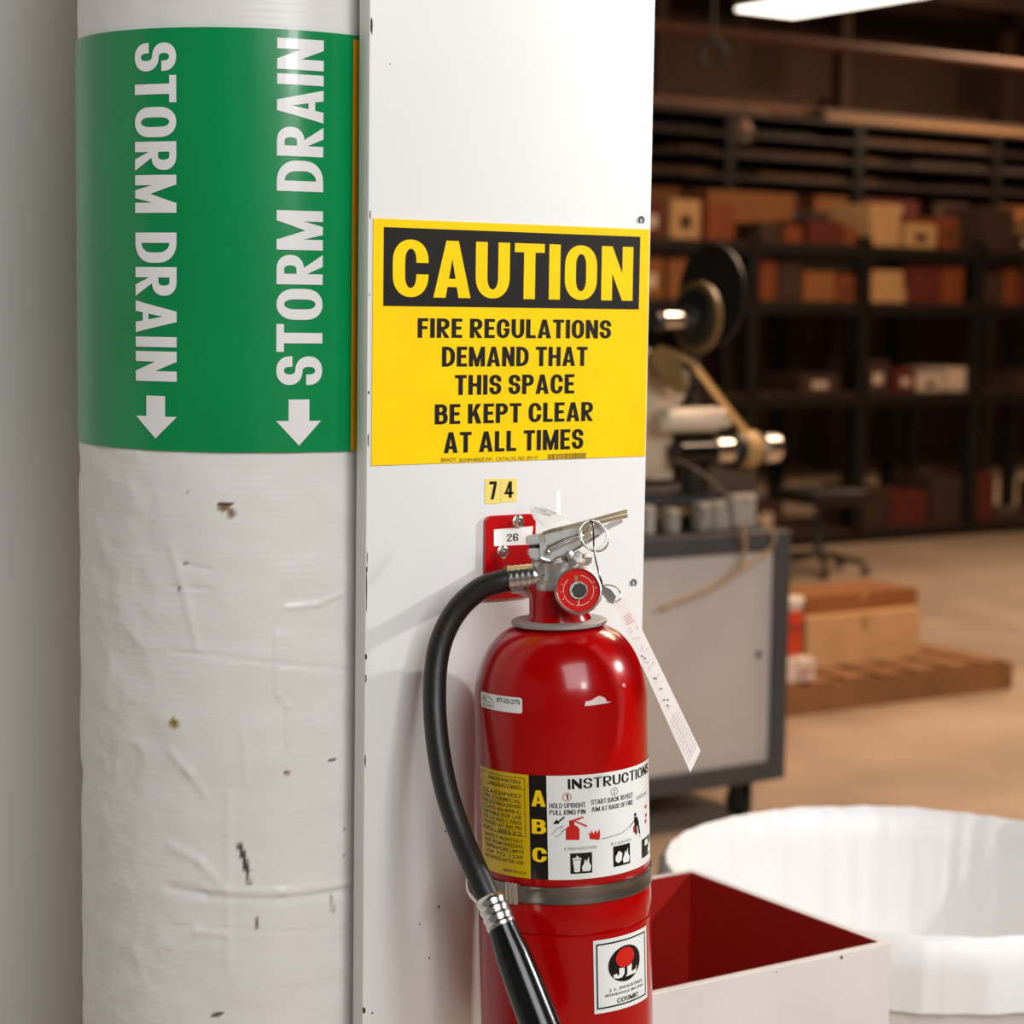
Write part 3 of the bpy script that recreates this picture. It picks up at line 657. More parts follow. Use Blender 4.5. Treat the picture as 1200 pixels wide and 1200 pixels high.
T('b', '1', 662.5, 937, 931, 666.0, .03); s, z = e2(664.3, 934); lab.ring('r', Z1, s, z, .0038, .0007)
s, z = e2(719.4, 927.3); lab.ring('g', Z1, s, z, .0038, .0006); lab.text('g', Z1, '2', s-.0013, z-.0026, s+.0013, z+.0026, .01)
def q(pts, key): lab.poly(key, Z1, [e2(u, v) for u, v in pts][::-1])
# hand and extinguisher pictogram
q([(663, 970), (668, 967), (675, 967), (679, 971), (679, 984), (663, 984)], 'r'); q([(667, 967), (667, 961), (673, 961), (673, 967)], 'r')
q([(666, 962), (683, 956.5), (684, 958), (672, 963)], 'r'); q([(673, 963), (675, 962), (688, 967), (687, 969)], 'r')
s, z = e2(669.5, 965); lab.ring('b', Z1+.0002, s, z, .0016, .0005, 14)
q([(648, 965.5), (652, 960), (654, 962), (661, 956.5), (662, 958), (655, 963.5), (656, 965)], 'b')
for (a, b) in (((646, 978), (654, 970)), ((654, 970), (661, 967)), ((650, 981), (658, 977)), ((658, 977), (661, 971)), ((656, 972), (659, 969)), ((657, 975), (663, 972))):
    s0, z0 = e2(*a); s1, z1 = e2(*b); lab.line('g', Z1, s0, z0, s1, z1, .0006)
q([(691, 983), (689.5, 974), (692, 977), (693, 972), (695, 977), (698, 972), (699, 977), (702, 971), (703, 978), (702, 984)], 'r')
P_ = [(704, 983), (716, 980), (728, 976), (737, 969)]
for a, b in zip(P_, P_[1:]): s0, z0 = e2(*a); s1, z1 = e2(*b); lab.line('g', Z1, s0, z0, s1, z1, .0007)
s0, z0 = e2(737, 969); s1, z1 = e2(743, 961); lab.line('b', Z1, s0, z0, s1, z1, .0010)
s, z = e2(743.7, 954.5); lab.circ('b', Z1, s, z, .0022, .0018, 12)
q([(742.5, 957), (746, 957), (748, 964), (747, 968), (743, 967), (742.5, 961)], 'b'); q([(743, 966), (745, 967), (746, 975), (745, 978), (743.8, 978)], 'b'); q([(746, 966), (748, 966), (749.5, 976), (748, 977)], 'b')
q([(741.5, 968), (743.5, 967), (743.5, 975), (741.5, 976)], 'r')
for a in ((755.8, 945), (756.2, 955), (755.8, 962)): s, z = e2(*a); lab.circ('r', Z1, s, z, .003, .0022, 10)
# class pictograms
def pic(u0, v0, u1, v1, s1=None):
    a = e2(u0, v1); b = e2(u1, v0) if s1 is None else (s1, e2(u0, v0)[1]); zz = e2(u0, v0)[1]; lab.rect('k%d' % int(u0), Z1, a[0], a[1], b[0], zz); return a[0], a[1], b[0], zz
for bx_, kind in ((pic(668.5, 1000, 694), 0) if False else (pic(668.5, 1000, 693.5, 1024), 0), (pic(718.5, 992, 737.5, 1016), 1), (pic(751.5, 984, 758, 1006, 1.42*ER), 2)):
    a, b, c, d = bx_; w_, h_ = c-a, d-b
    def fl(pts): lab.poly('w%d' % kind, Z1*2, [(a+w_*x, b+h_*y) for x, y in pts])
    if kind == 0:
        fl([(.18, .08), (.42, .08), (.47, .65), (.12, .65)]); fl([(.1, .68), (.5, .68), (.5, .76), (.1, .76)]); fl([(.15, .8), (.25, .78), (.3, .9), (.4, .78), (.48, .88), (.4, .77), (.2, .77)])
    elif kind == 1: fl([(.12, .5), (.3, .75), (.5, .6), (.45, .25), (.25, .15), (.1, .3)])
    else: fl([(.2, .6), (.6, .6), (.5, .9), (.25, .9)]); 
    fl([(.55, .1), (.9, .1), (.95, .35), (.86, .5), (.84, .8), (.74, .55), (.68, .7), (.6, .45), (.52, .3)])
T('g1', 'A TRASH WOOD PAPER', 661, 996.5, 993, 699, .0); T('g1', 'B LIQUIDS', 716, 991, 987.5, 739, .0); T('g', 'C', 748, 981, 977.5, 750, .0)
L1 = lab.build(fe, {'y': ('yellow_label', LABY), 'k': ('black_label', LBLK), 'w': ('instruction_label', LABW, 'white instruction label'), 'f': ('fine_print', DARKP),
               'a': ('class_letter', YEL, 'yellow letters A B C'), 'b': ('lettering', BLK), 'r': ('red_print', REDP), 'g': ('grey_print', GREYP), 'g1': ('class_caption', GREYP), 'k668': ('class_pictogram', LBLK), 'k718': ('class_pictogram', LBLK), 'k751': ('class_pictogram', LBLK), 'w0': ('pictogram_shape', LABW), 'w1': ('pictogram_shape', LABW), 'w2': ('pictogram_shape', LABW)})
# ---- maker's label
lab = Print(lambda x, y, z: ept(x/ER, y, ER+.0018+z), .005)
sa, zb2 = e2(696, 1188); _, zt2 = e2(696, 1102); sb = e2(756, 1130)[0]
lab.rect('w', 0, sa, zb2, sb, zt2); lab.frame('b', Z1, sa+.0028, zb2+.0045, sb-.004, zt2-.0040, .0016)
w_, h_ = sb-sa, zt2-zb2; cx, cy = sa+w_*.50, zb2+h_*.615
lab.circ('b', Z1, cx, cy, w_*.29, h_*.245, 40); lab.circ('r', Z1*2, cx-.0006, cy+h_*.085, w_*.165, h_*.135, 32)
def fl(pts): lab.poly('w2', Z1*2, [(cx+w_*x, cy+h_*y) for x, y in pts])
fl([(-.12, -.045), (-.03, -.055), (-.03, -.13), (-.07, -.175), (-.13, -.185), (-.21, -.165), (-.215, -.12), (-.16, -.11), (-.15, -.145), (-.12, -.13)])
fl([(.02, -.055), (.11, -.03), (.10, -.14), (.19, -.12), (.20, -.075), (.21, -.09), (.19, -.175), (-.01, -.185), (.02, -.15)])
lab.text('b', Z1, 'J. L. INDUSTRIES', sa+w_*.22, zb2+h_*.265, sb-w_*.16, zb2+h_*.315, .01)
lab.text('b', Z1, 'MINNEAPOLIS, MN 55435', sa+w_*.16, zb2+h_*.205, sb-w_*.14, zb2+h_*.245, .01)
lab.text('b', Z1, 'COSMIC', sa+w_*.34, zb2+h_*.10, sb-w_*.26, zb2+h_*.165, .02)
lab.build(fe, {'w': ('maker_label', LABW, 'white square label with round black emblem'), 'b': ('lettering', LBLK), 'r': ('emblem_ball', REDP), 'w2': ('emblem_letters', LABW)})
# ---- small service sticker (machine-readable code left out)
lab = Print(lambda x, y, z: ept(x/ER, y, ER+.0005+z), .004)
c = [e2(564, 810.5), e2(612, 818), e2(615, 835), e2(564, 829)]; s0, s1 = c[0][0], c[1][0]; z1, z0 = (c[0][1]+c[1][1])/2+.0005, (c[2][1]+c[3][1])/2; rr = .0025; pts = []
for (xx, zz, a0) in ((s1-rr, z1-rr, 0), (s0+rr, z1-rr, 90), (s0+rr, z0+rr, 180), (s1-rr, z0+rr, 270)):
    for k in range(4): t = R_(a0+k*30); pts.append((xx+rr*math.cos(t), zz+rr*math.sin(t)))
lab.poly('w', 0, pts); w_, h_ = s1-s0, z1-z0
lab.text('b', Z1, '877-532-2770', s0+w_*.48, z0+h_*.56, s1-w_*.04, z0+h_*.86, .01)
lab.text('g', Z1, 'A', s0+w_*.08, z0+h_*.45, s0+w_*.2, z0+h_*.85, .0); lab.text('g', Z1, 'ALARM', s0+w_*.08, z0+h_*.14, s0+w_*.4, z0+h_*.3, .0)
for (a, b) in (((.2, .8), (.3, .74)), ((.3, .74), (.38, .6)), ((.38, .6), (.4, .4)), ((.16, .45), (.34, .42))): lab.line('g', Z1, s0+w_*a[0], z0+h_*a[1], s0+w_*b[0], z0+h_*b[1], .0006)
lab.build(fe, {'w': ('service_sticker', LABW, 'small white service sticker with a phone number'), 'b': ('lettering', BLK), 'g': ('grey_print', GREYP)})
# torn scrap of an old label
lab = Print(lambda x, y, z: ept(x/ER, y, ER+.0004+z), .004)
lab.poly('w', 0, [e2(u, v) for u, v in ((685, 827.5), (686, 822), (692, 821), (697, 818), (701, 815.5), (705, 816), (709, 818), (711, 822), (716, 822.5), (711, 824))][::-1])
lab.poly('w', 0, [e2(u, v) for u, v in ((729, 804), (729.5, 800.5), (733, 802), (731, 803), (733, 805.5))][::-1])
lab.build(fe, {'w': ('label_scrap', mat('scrap_paper', 'e6cfcb', .6), 'torn pale scrap of an old label')})

# ================================================================== TAGS, TIE
tg = thing('inspection_tag', 'long narrow white paper tag dangling to the right of the gauge', 'tag', tuple(V(725, 700, -.06)))
def tagpt(x, y):     # x along length 0..1, y across 0..1
    a = (718.5+(809-718.5)*x, 705.5+(905-705.5)*x); b = (733+(821-733)*x, 697+(880-697)*x)
    dd = -.062-.02*math.sin(x*2.2)*.5 + y*.016 - .003*math.sin(x*7)
    return V(a[0]*(1-y)+b[0]*y, a[1]*(1-y)+b[1]*y, dd)
bm = bmesh.new(); n = 24; g = []
for i in range(n+1): g.append([bm.verts.new(tagpt(i/n, j/4)) for j in range(5)])
for i in range(n):
    for j in range(4): bm.faces.new((g[i][j], g[i+1][j], g[i+1][j+1], g[i][j+1]))
bmesh.ops.solidify(bm, geom=bm.faces[:], thickness=.0004); bmesh.ops.recalc_face_normals(bm, faces=bm.faces)
obj('paper', bm, PAPER, tg)
off = -ray(765, 800).normalized()*.0007
P = Print(lambda x, y, z: tagpt(x, y)+off, .05)
for k in range(13): x = .72+k*.0195; P.poly('l', 0, [(x, .10), (x+.003, .10), (x+.003, .92), (x, .92)])
P.rect('l', 0, .70, .45, .95, .465)
for k in range(30):
    x = .14+.54*rnd.random(); y = .12+.65*rnd.random(); P.poly('l', 0, [(x, y), (x+.004, y), (x+.005, y+.2*rnd.random()+.05), (x+.001, y+.2)])
for x, y in ((.47, .3), (.48, .4), (.545, .42), (.60, .3), (.62, .5), (.64, .35), (.33, .2), (.35, .3)): P.poly('m', 0, [(x, y), (x+.012, y+.02), (x+.016, y+.14), (x+.004, y+.10)])
for k in range(4): P.rect('p', 0, .10+k*.014, .25, .108+k*.014, .75)
P.build(tg, {'l': ('ruled_line', mat('tag_grey', 'b5aeb0', .6)), 'm': ('handwriting', mat('ink', '55545c', .6)), 'p': ('pink_print', mat('tag_pink', 'd59a92', .6))})
bm = prism([V(u, v, -.040) for u, v in ((706, 686), (716, 691), (722, 699), (719, 708), (712, 706), (705, 698))], ray(710, 700)*.003)
hk = obj('tag_clip', bm, mat('clip_metal', '8f8a86', .35, metal=.8), tg)
obj('tag_string', tube([V(706, 686, -.046), V(716, 686, -.055), (V(724, 690, -.064)), V(728, 699, -.068), V(724, 704, -.066), V(714, 706, -.05), V(706, 698, -.045), V(704, 690, -.045)], .0007, 8, 5), CHR, tg, smooth=True)
tag(obj('cable_tie', tube([V(691, 610.5, -.045), V(694.5, 613, -.046), V(695.5, 625, -.048), V(696, 640, -.050), V(698, 656, -.055), V(702, 672, -.060), V(705.5, 684, -.058), V(705, 690, -.045)], .0009, 8, 5), PLA, smooth=True), 'thin black plastic tie looped from the lever down to the tag', 'cable tie')
t2 = thing('paper_tag', 'small curled white paper tag lying behind the extinguisher lever', 'tag', tuple(V(642, 604, .02)))
obj('paper', prism([V(u, v, dd) for u, v, dd in ((619, 592, .03), (654, 602, .022), (662, 608, .018), (668, 613, .016), (640, 618, .012), (626, 609, .02))], (.0003, .0003, .0005)), PAPER, t2)
obj('folded_end', prism([V(u, v, dd) for u, v, dd in ((651.5, 576, .028), (656, 575, .030), (656.5, 603, .024), (652, 602, .022))], (.0004, -.0003, 0)), PAPER, t2)
bm = bmesh.new()
for a, b in (((625, 594.5), (640, 600)), ((633, 594.5), (652, 601.5)), ((638, 602), (646, 604))):
    add_tube(bm, [V(a[0], a[1], .021), V(b[0], b[1], .018)], .0004, 6, 1)
obj('printed_line', bm, mat('tag_mauve', 'a59496', .6), t2)

# ================================================================== WHITE BIN (red inside) AND LINED DRUM
bzt = .73; bx0, bx1, by0, by1 = .212, .612, .022, .432; th = .012
bn = thing('wooden_bin', 'open square white board bin painted dark red inside, beside the column', 'bin', ((bx0+bx1)/2, (by0+by1)/2, 0))
def board(name, a, b, inner):      # inner: axis and sign of the red inner face
    bm = box(a, b, .001)
    for f in bm.faces:
        if f.normal[inner[0]]*inner[1] > .9: f.material_index = 1
    return obj(name, bm, [BINW, BINR], bn)
bm = None
board('side_panel', (bx0, by0, .02), (bx1, by0+th, bzt), (1, 1)); board('side_panel', (bx0, by1-th, .02), (bx1, by1, bzt), (1, -1))
board('side_panel', (bx0, by0+th, .02), (bx0+th, by1-th, bzt), (0, 1)); board('side_panel', (bx1-th, by0+th, .02), (bx1, by1-th, bzt), (0, -1))
obj('bottom_panel', box((bx0+th, by0+th, .02), (bx1-th, by1-th, .034)), BINR, bn)
for x in (bx0+.03, bx1-.07):
    obj('skid', box((x, by0, 0), (x+.04, by1, .02)), WOOD, bn)
bm = bmesh.new()
for u, v, a in ((986, 1122, 2.4), (910, 1139, .9)):
    p = hy(u, v, by0); k = .0012
    bm.faces.new([bm.verts.new(p+Vector((math.cos(t)*a*k, -.0003, math.sin(t)*a*k*.9))) for t in [R_(q) for q in (90, 150, 210, 270, 340, 30)]])
obj('dark_spot', bm, CHIP, bn)
dz = .62; dc = hz(1063, 1015, dz); dr = .402
dr_t = thing('lined_drum', 'large round white tub with a folded white liner behind the bin', 'tub', (dc.x, dc.y, 0))
obj('drum_shell', lathe([(.36, 0), (.375, .01), (dr, dz-.02), (dr+.004, dz-.006), (dr-.004, dz-.004), (dr-.010, dz-.03), (.362, .02), (.2, .018)], (dc.x, dc.y, 0), (0, 0, 1), 96), mat('white_plastic', 'e4e2df', .4), dr_t, smooth=True)
bm = bmesh.new(); n = 240; rows = []
for j, (r, z) in enumerate([(dr+.010, dz-.11), (dr+.012, dz-.05), (dr+.009, dz-.006), (dr-.0015, dz+.004), (dr-.014, dz-.008), (dr-.020, dz-.06), (dr-.028, dz-.16), (dr-.04, dz-.30), (dr-.10, dz-.42)]):
    row = []
    for i in range(n):
        t = 2*math.pi*i/n; e = Vector((math.cos(t), math.sin(t), 0))
        amp = .004 if 0 < j < 4 else .010
        hh = amp*noise.noise(Vector((e.x*7, e.y*7, j*.12))) + amp*.5*noise.noise(Vector((e.x*19, e.y*19, j*.2)))
        if j <= 3: hh = abs(hh)
        else: hh = -abs(hh)
        row.append(bm.verts.new(Vector((dc.x, dc.y, z + (.004*noise.noise(Vector((e.x*12, e.y*12, 9))) if j in (2, 3) else 0) )) + e*(r+hh)))
    rows.append(row)
for a, b in zip(rows, rows[1:]):
    for i in range(n): bm.faces.new((a[i], b[i], b[(i+1) % n], a[(i+1) % n]))
bm.faces.new(rows[-1])
obj('liner', bm, LINER, dr_t, smooth=True, angle=70)

# ================================================================== CABINET ON CASTERS
cy = 2.835; cb = hy(920, 912, cy); ct = hy(925, 622, cy); X1 = cb.x; X0 = X1-1.25; ZB = cb.z-.0; ZT = ct.z
cab = thing('machine_cabinet', 'wheeled grey panelled cabinet with a dark frame behind the extinguisher', 'cabinet', ((X0+X1)/2, cy+.3, 0))
fw = .058
bm = bmesh.new()
for x in (X0, X1-fw):
    for y in (cy, cy+.6-fw): add_box(bm, (x, y, ZB), (x+fw, y+fw, ZT), .004)
for z in (ZB, ZT-fw):
    for y in (cy, cy+.6-fw): add_box(bm, (X0+fw, y, z), (X1-fw, y+fw, z+fw), .004)
    for x in (X0, X1-fw): add_box(bm, (x, cy+fw, z), (x+fw, cy+.6-fw, z+fw), .004)
obj('frame', bm, FRAME, cab)
obj('front_panel', box((X0+fw, cy+.018, ZB+fw), (X1-fw, cy+.03, ZT-fw)), CABG, cab)
obj('side_panel', box((X1-.03, cy+fw, ZB+fw), (X1-.018, cy+.6-fw, ZT-fw)), CABG, cab); obj('side_panel', box((X0+.018, cy+fw, ZB+fw), (X0+.03, cy+.6-fw, ZT-fw)), CABG, cab)
obj('back_panel', box((X0+fw, cy+.57, ZB+fw), (X1-fw, cy+.58, ZT-fw)), CABG, cab)
obj('worktop', box((X0+fw, cy+fw, ZT-.03), (X1-fw, cy+.6-fw, ZT-.004)), FRAME, cab)
obj('lock', lathe([(.011, 0), (.011, .004), (.008, .006)], hy(888.5, 767, cy+.018), (0, -1, 0), 20), DARKM, cab, smooth=True)
for cx_, cyy in ((hy(868, 940, cy+.06).x, cy+.06), (X0+.12, cy+.06), (hy(868, 940, cy+.06).x, cy+.5), (X0+.12, cy+.5)):
    c = obj('caster', box((cx_-.03, cyy-.03, ZB-.012), (cx_+.03, cyy+.03, ZB), .002), DARKW, cab)
    for fx in (cx_-.026, cx_+.021): obj('fork', box((fx, cyy-.02, .03), (fx+.005, cyy+.03, ZB-.012)), DARKM, c)
    obj('wheel', lathe([(.040, 0), (.045, .004), (.045, .034), (.040, .038)], (cx_-.019, cyy+.01, .045), (1, 0, 0), 32), RUB, c, smooth=True)

# ================================================================== TAPE MACHINE ON THE CABINET
my = 3.05
def M(u, v, y=my): return hy(u, v, y)
base_z = M(800, 590).z; mx0 = X0+.3; mx1 = M(880, 590).x
mc = thing('tape_winding_machine', 'beige and black tape winding machine on top of the grey cabinet', 'machine', ((mx0+mx1)/2, my, ZT))
obj('base_plate', box((mx0, my-.05, base_z), (mx1, my+.28, base_z+.028), .003), FRAME, mc)
obj('base_rail', box((mx0, my-.065, base_z-.028), (M(835, 600).x, my-.03, base_z-.004)), OLIVE, mc)
for x in (mx0+.02, mx1-.06):
    for y in (my-.04, my+.22): obj('foot', box((x, y, ZT+.0005), (x+.035, y+.035, base_z)), DARKM, mc)
hp_ = [M(u, v) for u, v in ((700, 562), (788, 562), (788, 505), (776, 495), (800, 470), (812, 440), (790, 425), (755, 405), (700, 400))]
obj('housing', prism(hp_, (0, .16, 0)), BEIGE, mc)
def cyl(name, u, v, rpx, x0, x1, m, y=my-.06, prof=None, parent=mc, bev=.003):
    c = hy(u, v, y); r = rpx/FPX*6.25
    return obj(name, lathe([(r-bev, 0), (r, bev), (r, x1-x0-bev), (r-bev, x1-x0)], (x0, c.y, c.z), (1, 0, 0), 40), m, parent, smooth=True)
xa = lambda u, y=my-.06: hy(u, 480, y).x
cyl('feed_roller', 810, 492, 15, xa(775), xa(838), ROLLM, bev=.006); cyl('roller_cap', 840, 490, 12, xa(836), xa(852), ROLLM)
cyl('arm_knob', 783, 498, 11, xa(770), xa(777), BEIGE)
cyl('motor', 818, 530, 15, xa(792), xa(836), PLA, bev=.005); cyl('motor_collar', 845, 528, 16, xa(836), xa(858), CHR); cyl('pulley', 862, 527, 21, xa(857), xa(866), DARKW)
cyl('tape_roll', 876, 526, 22, xa(866), xa(884), TAPE, bev=.006); cyl('end_knob', 903, 525, 17, xa(891), xa(912), CHR, bev=.010); cyl('drive_shaft', 888, 525, 7, xa(882), xa(893), CHR)
cyl('axle', 788, 375, 10, xa(773), xa(803), CHR); cyl('axle_cap', 772, 377, 11, xa(764), xa(772), DARKM)
rl = cyl('reel', 815, 372, 42, xa(812), xa(818), OLIVE, bev=.002); cyl('reel_face', 812, 372, 34, xa(808), xa(812), DARKW, parent=rl); cyl('reel_hub', 805, 372, 16, xa(802), xa(808), DARKM, parent=rl)
r2 = cyl('reel', 800, 345, 62, xa(846, my+.05), xa(850, my+.05), DARKW, y=my+.12, bev=.002)
obj('reel_post', box((xa(822), my-.02, base_z+.028), (xa(830), my+.02, M(815, 372).z)), DARKM, mc)
obj('reel_post', box((xa(848), my+.1, base_z+.028), (xa(856), my+.14, M(815, 345).z)), DARKM, mc)
bm = bmesh.new(); belt = [M(795, 415, my-.1), M(812, 425, my-.1), M(835, 455, my-.1), M(858, 485, my-.1), M(873, 503, my-.09)]
for a, b in zip(belt, belt[1:]):
    add_hexa(bm, [a+Vector((-.015, 0, -.004)), b+Vector((-.015, 0, -.004)), b+Vector((.020, .01, -.002)), a+Vector((.020, .01, -.002)), a+Vector((-.015, 0, 0)), b+Vector((-.015, 0, 0)), b+Vector((.020, .01, .002)), a+Vector((.020, .01, .002))])
obj('tape_web', bm, TAPE, mc, label='tan tape running from the reel to the roll')
bm = bmesh.new(); ww = [M(762, 418, my-.1), M(775, 445, my-.1), M(800, 462, my-.1), M(806, 458, my-.1), M(800, 440, my-.1), M(798, 412, my-.1), M(775, 405, my-.1)]
add_prism(bm, ww, (0, .02, 0)); obj('guide_plate', bm, OLIVE, mc)
obj('motor_bracket', box((xa(840), my-.03, base_z+.028), (M(878, 570).x, my+.1, M(850, 548).z+.02)), mat('brown_casting', '5e4a3a', .6), mc)
# junction boxes and couplings on the cabinet top
jy = cy+.09
def jbox(u0, v0, u1, m, la, dy=.05, y=jy, nm='junction_box', cat='electrical box'):
    a = hy(u0, 620, y).x; b = hy(u1, 620, y).x; z1 = hy(u0, v0, y).z
    t = thing(nm, la, cat, ((a+b)/2, y, ZT))
    obj('body', box((a, y, ZT+.001), (b, y+dy, z1), .005), m, t, smooth=True); obj('cover', box((a+.006, y-.004, ZT+.01), (b-.006, y, z1-.01), .001), m, t)
    obj('screw', lathe([(.004, 0), (.003, .002)], ((a+b)/2, y-.004, z1-.018), (0, -1, 0), 8), DARKM, t); return t
PB = mat('putty_box', 'a9a196', .6, var=.05)
jbox(858, 580, 886, PB, 'tall putty grey junction box at the cabinet corner with a cable'); jbox(837, 588, 856, PB, 'small putty coupling box left of the tall junction box')
jbox(822, 590, 834, PB, 'narrow putty block in the middle of the cabinet top row'); jbox(786, 597, 797, PB, 'narrow grey block second from the extinguisher on the cabinet top')
jbox(757, 594, 768, mat('light_block', 'bdb6ab', .6), 'pale block nearest the white column on the cabinet top')
def cable(P, m, la, r=.0055): tag(obj('cable', tube(P, r, 10, 6), m, smooth=True), la, 'cable')
CT = mat('tan_cable', 'a98d66', .6); CG = mat('grey_cable', '6a5d50', .6)
cable([M(793, 540, my-.09), M(812, 548, cy-.03), M(832, 562, cy-.03), M(848, 578, cy-.03), M(857, 605, cy-.03), M(861, 622, cy-.03), M(868, 636, cy-.02)], CG, 'thin cable curving from the motor down to the cabinet top')
cable([hy(870, 612, cy-.02), hy(873, 640, cy-.025), hy(864, 668, cy-.03), hy(835, 688, cy-.03), hy(800, 702, cy-.03), hy(776, 713, cy-.03)], CT, 'tan cable drooping across the grey cabinet front', .006)
cable([hy(886, 606, cy-.01), hy(900, 617, cy-.02), hy(908, 630, cy-.03), hy(900, 646, cy-.03), hy(885, 656, cy-.035), hy(868, 668, cy-.042)], CT, 'short tan cable looping over the cabinet corner', .005)

# ================================================================== PALLET, CARTONS, BUCKET (right of the cabinet)
def zfrom(u, v, y): return hy(u, v, y).z
py = 4.0
pl = thing('pallet', 'low wooden pallet under the bucket and cartons right of the cabinet', 'pallet', (hy(1010, 850, py).x, py+.4, 0))
pa, pb_ = hy(905, 850, py).x, hy(905, 850, py).x+1.3; pz = .125
for k in range(7): obj('deck_board', box((pa+k*.186, py, pz-.018), (pa+k*.186+.14, py+.95, pz)), WOOD, pl)
for y in (py, py+.43, py+.86): obj('stringer', box((pa, y, 0), (pb_, y+.09, pz-.018)), WOOD, pl)
pz += .001
def carton(name, a, b, m, la, flaps=True, cat='box'):
    t = thing(name, la, cat, ((a[0]+b[0])/2, (a[1]+b[1])/2, a[2])); obj('body', box(a, b, .003), m, t)
    obj('tape', box((a[0]+(b[0]-a[0])*.47, a[1]-.002, a[2]+(b[2]-a[2])*.7), (a[0]+(b[0]-a[0])*.53, a[1], b[2])), mat('packing_tape', 'a88458', .4), t)
    if flaps:
        obj('flap', box((a[0], a[1], b[2]+.001), (b[0], a[1]+(b[1]-a[1])*.495, b[2]+.005)), m, t); obj('flap', box((a[0], a[1]+(b[1]-a[1])*.505, b[2]+.001), (b[0], b[1], b[2]+.005)), m, t)
    return t
ya = py+.05
c1x = hy(944, 800, ya+.16).x; yb = ya+.16
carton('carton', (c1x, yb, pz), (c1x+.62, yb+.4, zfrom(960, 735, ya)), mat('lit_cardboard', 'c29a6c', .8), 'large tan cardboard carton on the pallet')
carton('carton', (c1x+.05, yb+.06, zfrom(960, 735, ya)+.006), (c1x+.66, yb+.36, zfrom(970, 712, ya)), CARD[1], 'flat brown carton lying on the large tan carton')
wx0, wx1 = hy(915, 800, ya-.03).x, hy(957, 800, ya-.03).x
wb = carton('white_carton', (wx0, ya-.02, pz), (wx1, ya+.155, zfrom(935, 772, ya)), mat('white_card', 'd6c8bb', .7), 'white carton with a red mark under the bucket', False)
p = hy(943, 788, ya-.022); obj('red_mark', prism([p+Vector((-.035, -.001, -.012)), p+Vector((.03, -.001, .006)), p+Vector((.032, -.001, .018)), p+Vector((-.033, -.001, .002))], (0, -.001, 0)), mat('red_ink', 'b5303a', .6), wb)
zb0 = zfrom(935, 772, ya)+.001; zb1 = zfrom(935, 702, ya); bxc = hy(933, 740, ya).x; brr = .068
bk = thing('plastic_bucket', 'white plastic bucket with an orange red label on a white carton', 'bucket', (bxc, ya+.068, zb0))
obj('body', lathe([(brr*.9, 0), (brr*.93, .004), (brr, zb1-zb0-.03)], (bxc, ya+.068, zb0), (0, 0, 1), 40), mat('bucket_white', 'ddd3c8', .4), bk, smooth=True)
obj('lid', lathe([(brr*1.06, 0), (brr*1.08, .004), (brr*1.08, .026), (brr*1.0, .030)], (bxc, ya+.068, zb1-.03), (0, 0, 1), 40), mat('bucket_white', 'ddd3c8', .4), bk, smooth=True)
bm = lathe([(brr*.945, .012), (brr*.99, zb1-zb0-.045)], (bxc, ya+.068, zb0), (0, 0, 1), 40, cap=False)
for v in bm.verts: d = Vector((v.co.x-bxc, v.co.y-ya-.068, 0)); v.co += d.normalized()*.0015
obj('label_band', bm, mat('orange_red_label', 'cc3a12', .5), bk, smooth=True)
obj('handle', tube([(bxc-brr*1.06, ya+.068, zb1-.03), (bxc-brr*.8, ya+.02, zb1-.08), (bxc, ya+.068-brr*1.08, zb1-.11), (bxc+brr*.8, ya+.02, zb1-.08), (bxc+brr*1.06, ya+.068, zb1-.03)], .003, 8, 5), DARKM, bk, smooth=True)

# ================================================================== RACKS WITH STOCK
ry = 8.3
def rack(name, la, y, u_list, vtop, shelves, depth=.9, thin=0):
    xs = [hy(u, 450, y).x for u in u_list]; zt_ = hy(u_list[0], vtop, y).z
    t = thing(name, la, 'rack', ((xs[0]+xs[-1])/2, y+depth/2, 0))
    for x in xs:
        for yy in (y, y+depth-.08): obj('upright', box((x-.045, yy, 0), (x+.045, yy+.08, zt_), .004), DARKW, t)
    zs = []
    for q_, v in enumerate(shelves):
        z = hy(900, v, y).z; zs.append(z); bh = .035 if q_ < thin else .09
        for yy in (y-.002, y+depth-.06): obj('shelf_beam', box((xs[0]-.04, yy, z-bh), (xs[-1]+.04, yy+.06, z-.012), .003), DARKW, t)
        obj('shelf', box((xs[0]-.04, y, z-.012), (xs[-1]+.04, y+depth, z)), BEAM, t)
    return xs, zs
xs, zs = rack('storage_rack', 'black steel storage rack full of small boxes behind the machine', ry, (560, 742, 882, 1012, 1145, 1290), 258, (283, 352, 462, 628))
LB = {0: 'tan cardboard box', 1: 'brown cardboard box', 2: 'orange parts bin', 3: 'dark red box', 4: 'pale small box', 5: 'dark brown box'}
SH = ('on the top shelf', 'on the second shelf', 'on the third shelf', 'on the bottom shelf')
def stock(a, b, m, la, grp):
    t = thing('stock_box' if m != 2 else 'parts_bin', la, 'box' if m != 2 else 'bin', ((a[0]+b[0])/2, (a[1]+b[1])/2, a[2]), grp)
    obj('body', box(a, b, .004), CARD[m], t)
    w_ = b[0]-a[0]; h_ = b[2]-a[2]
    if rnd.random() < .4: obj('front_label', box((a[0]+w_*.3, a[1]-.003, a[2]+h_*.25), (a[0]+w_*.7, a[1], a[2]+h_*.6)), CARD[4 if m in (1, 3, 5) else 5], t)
bays = list(zip(xs, xs[1:]))[1:]; cnt = {}
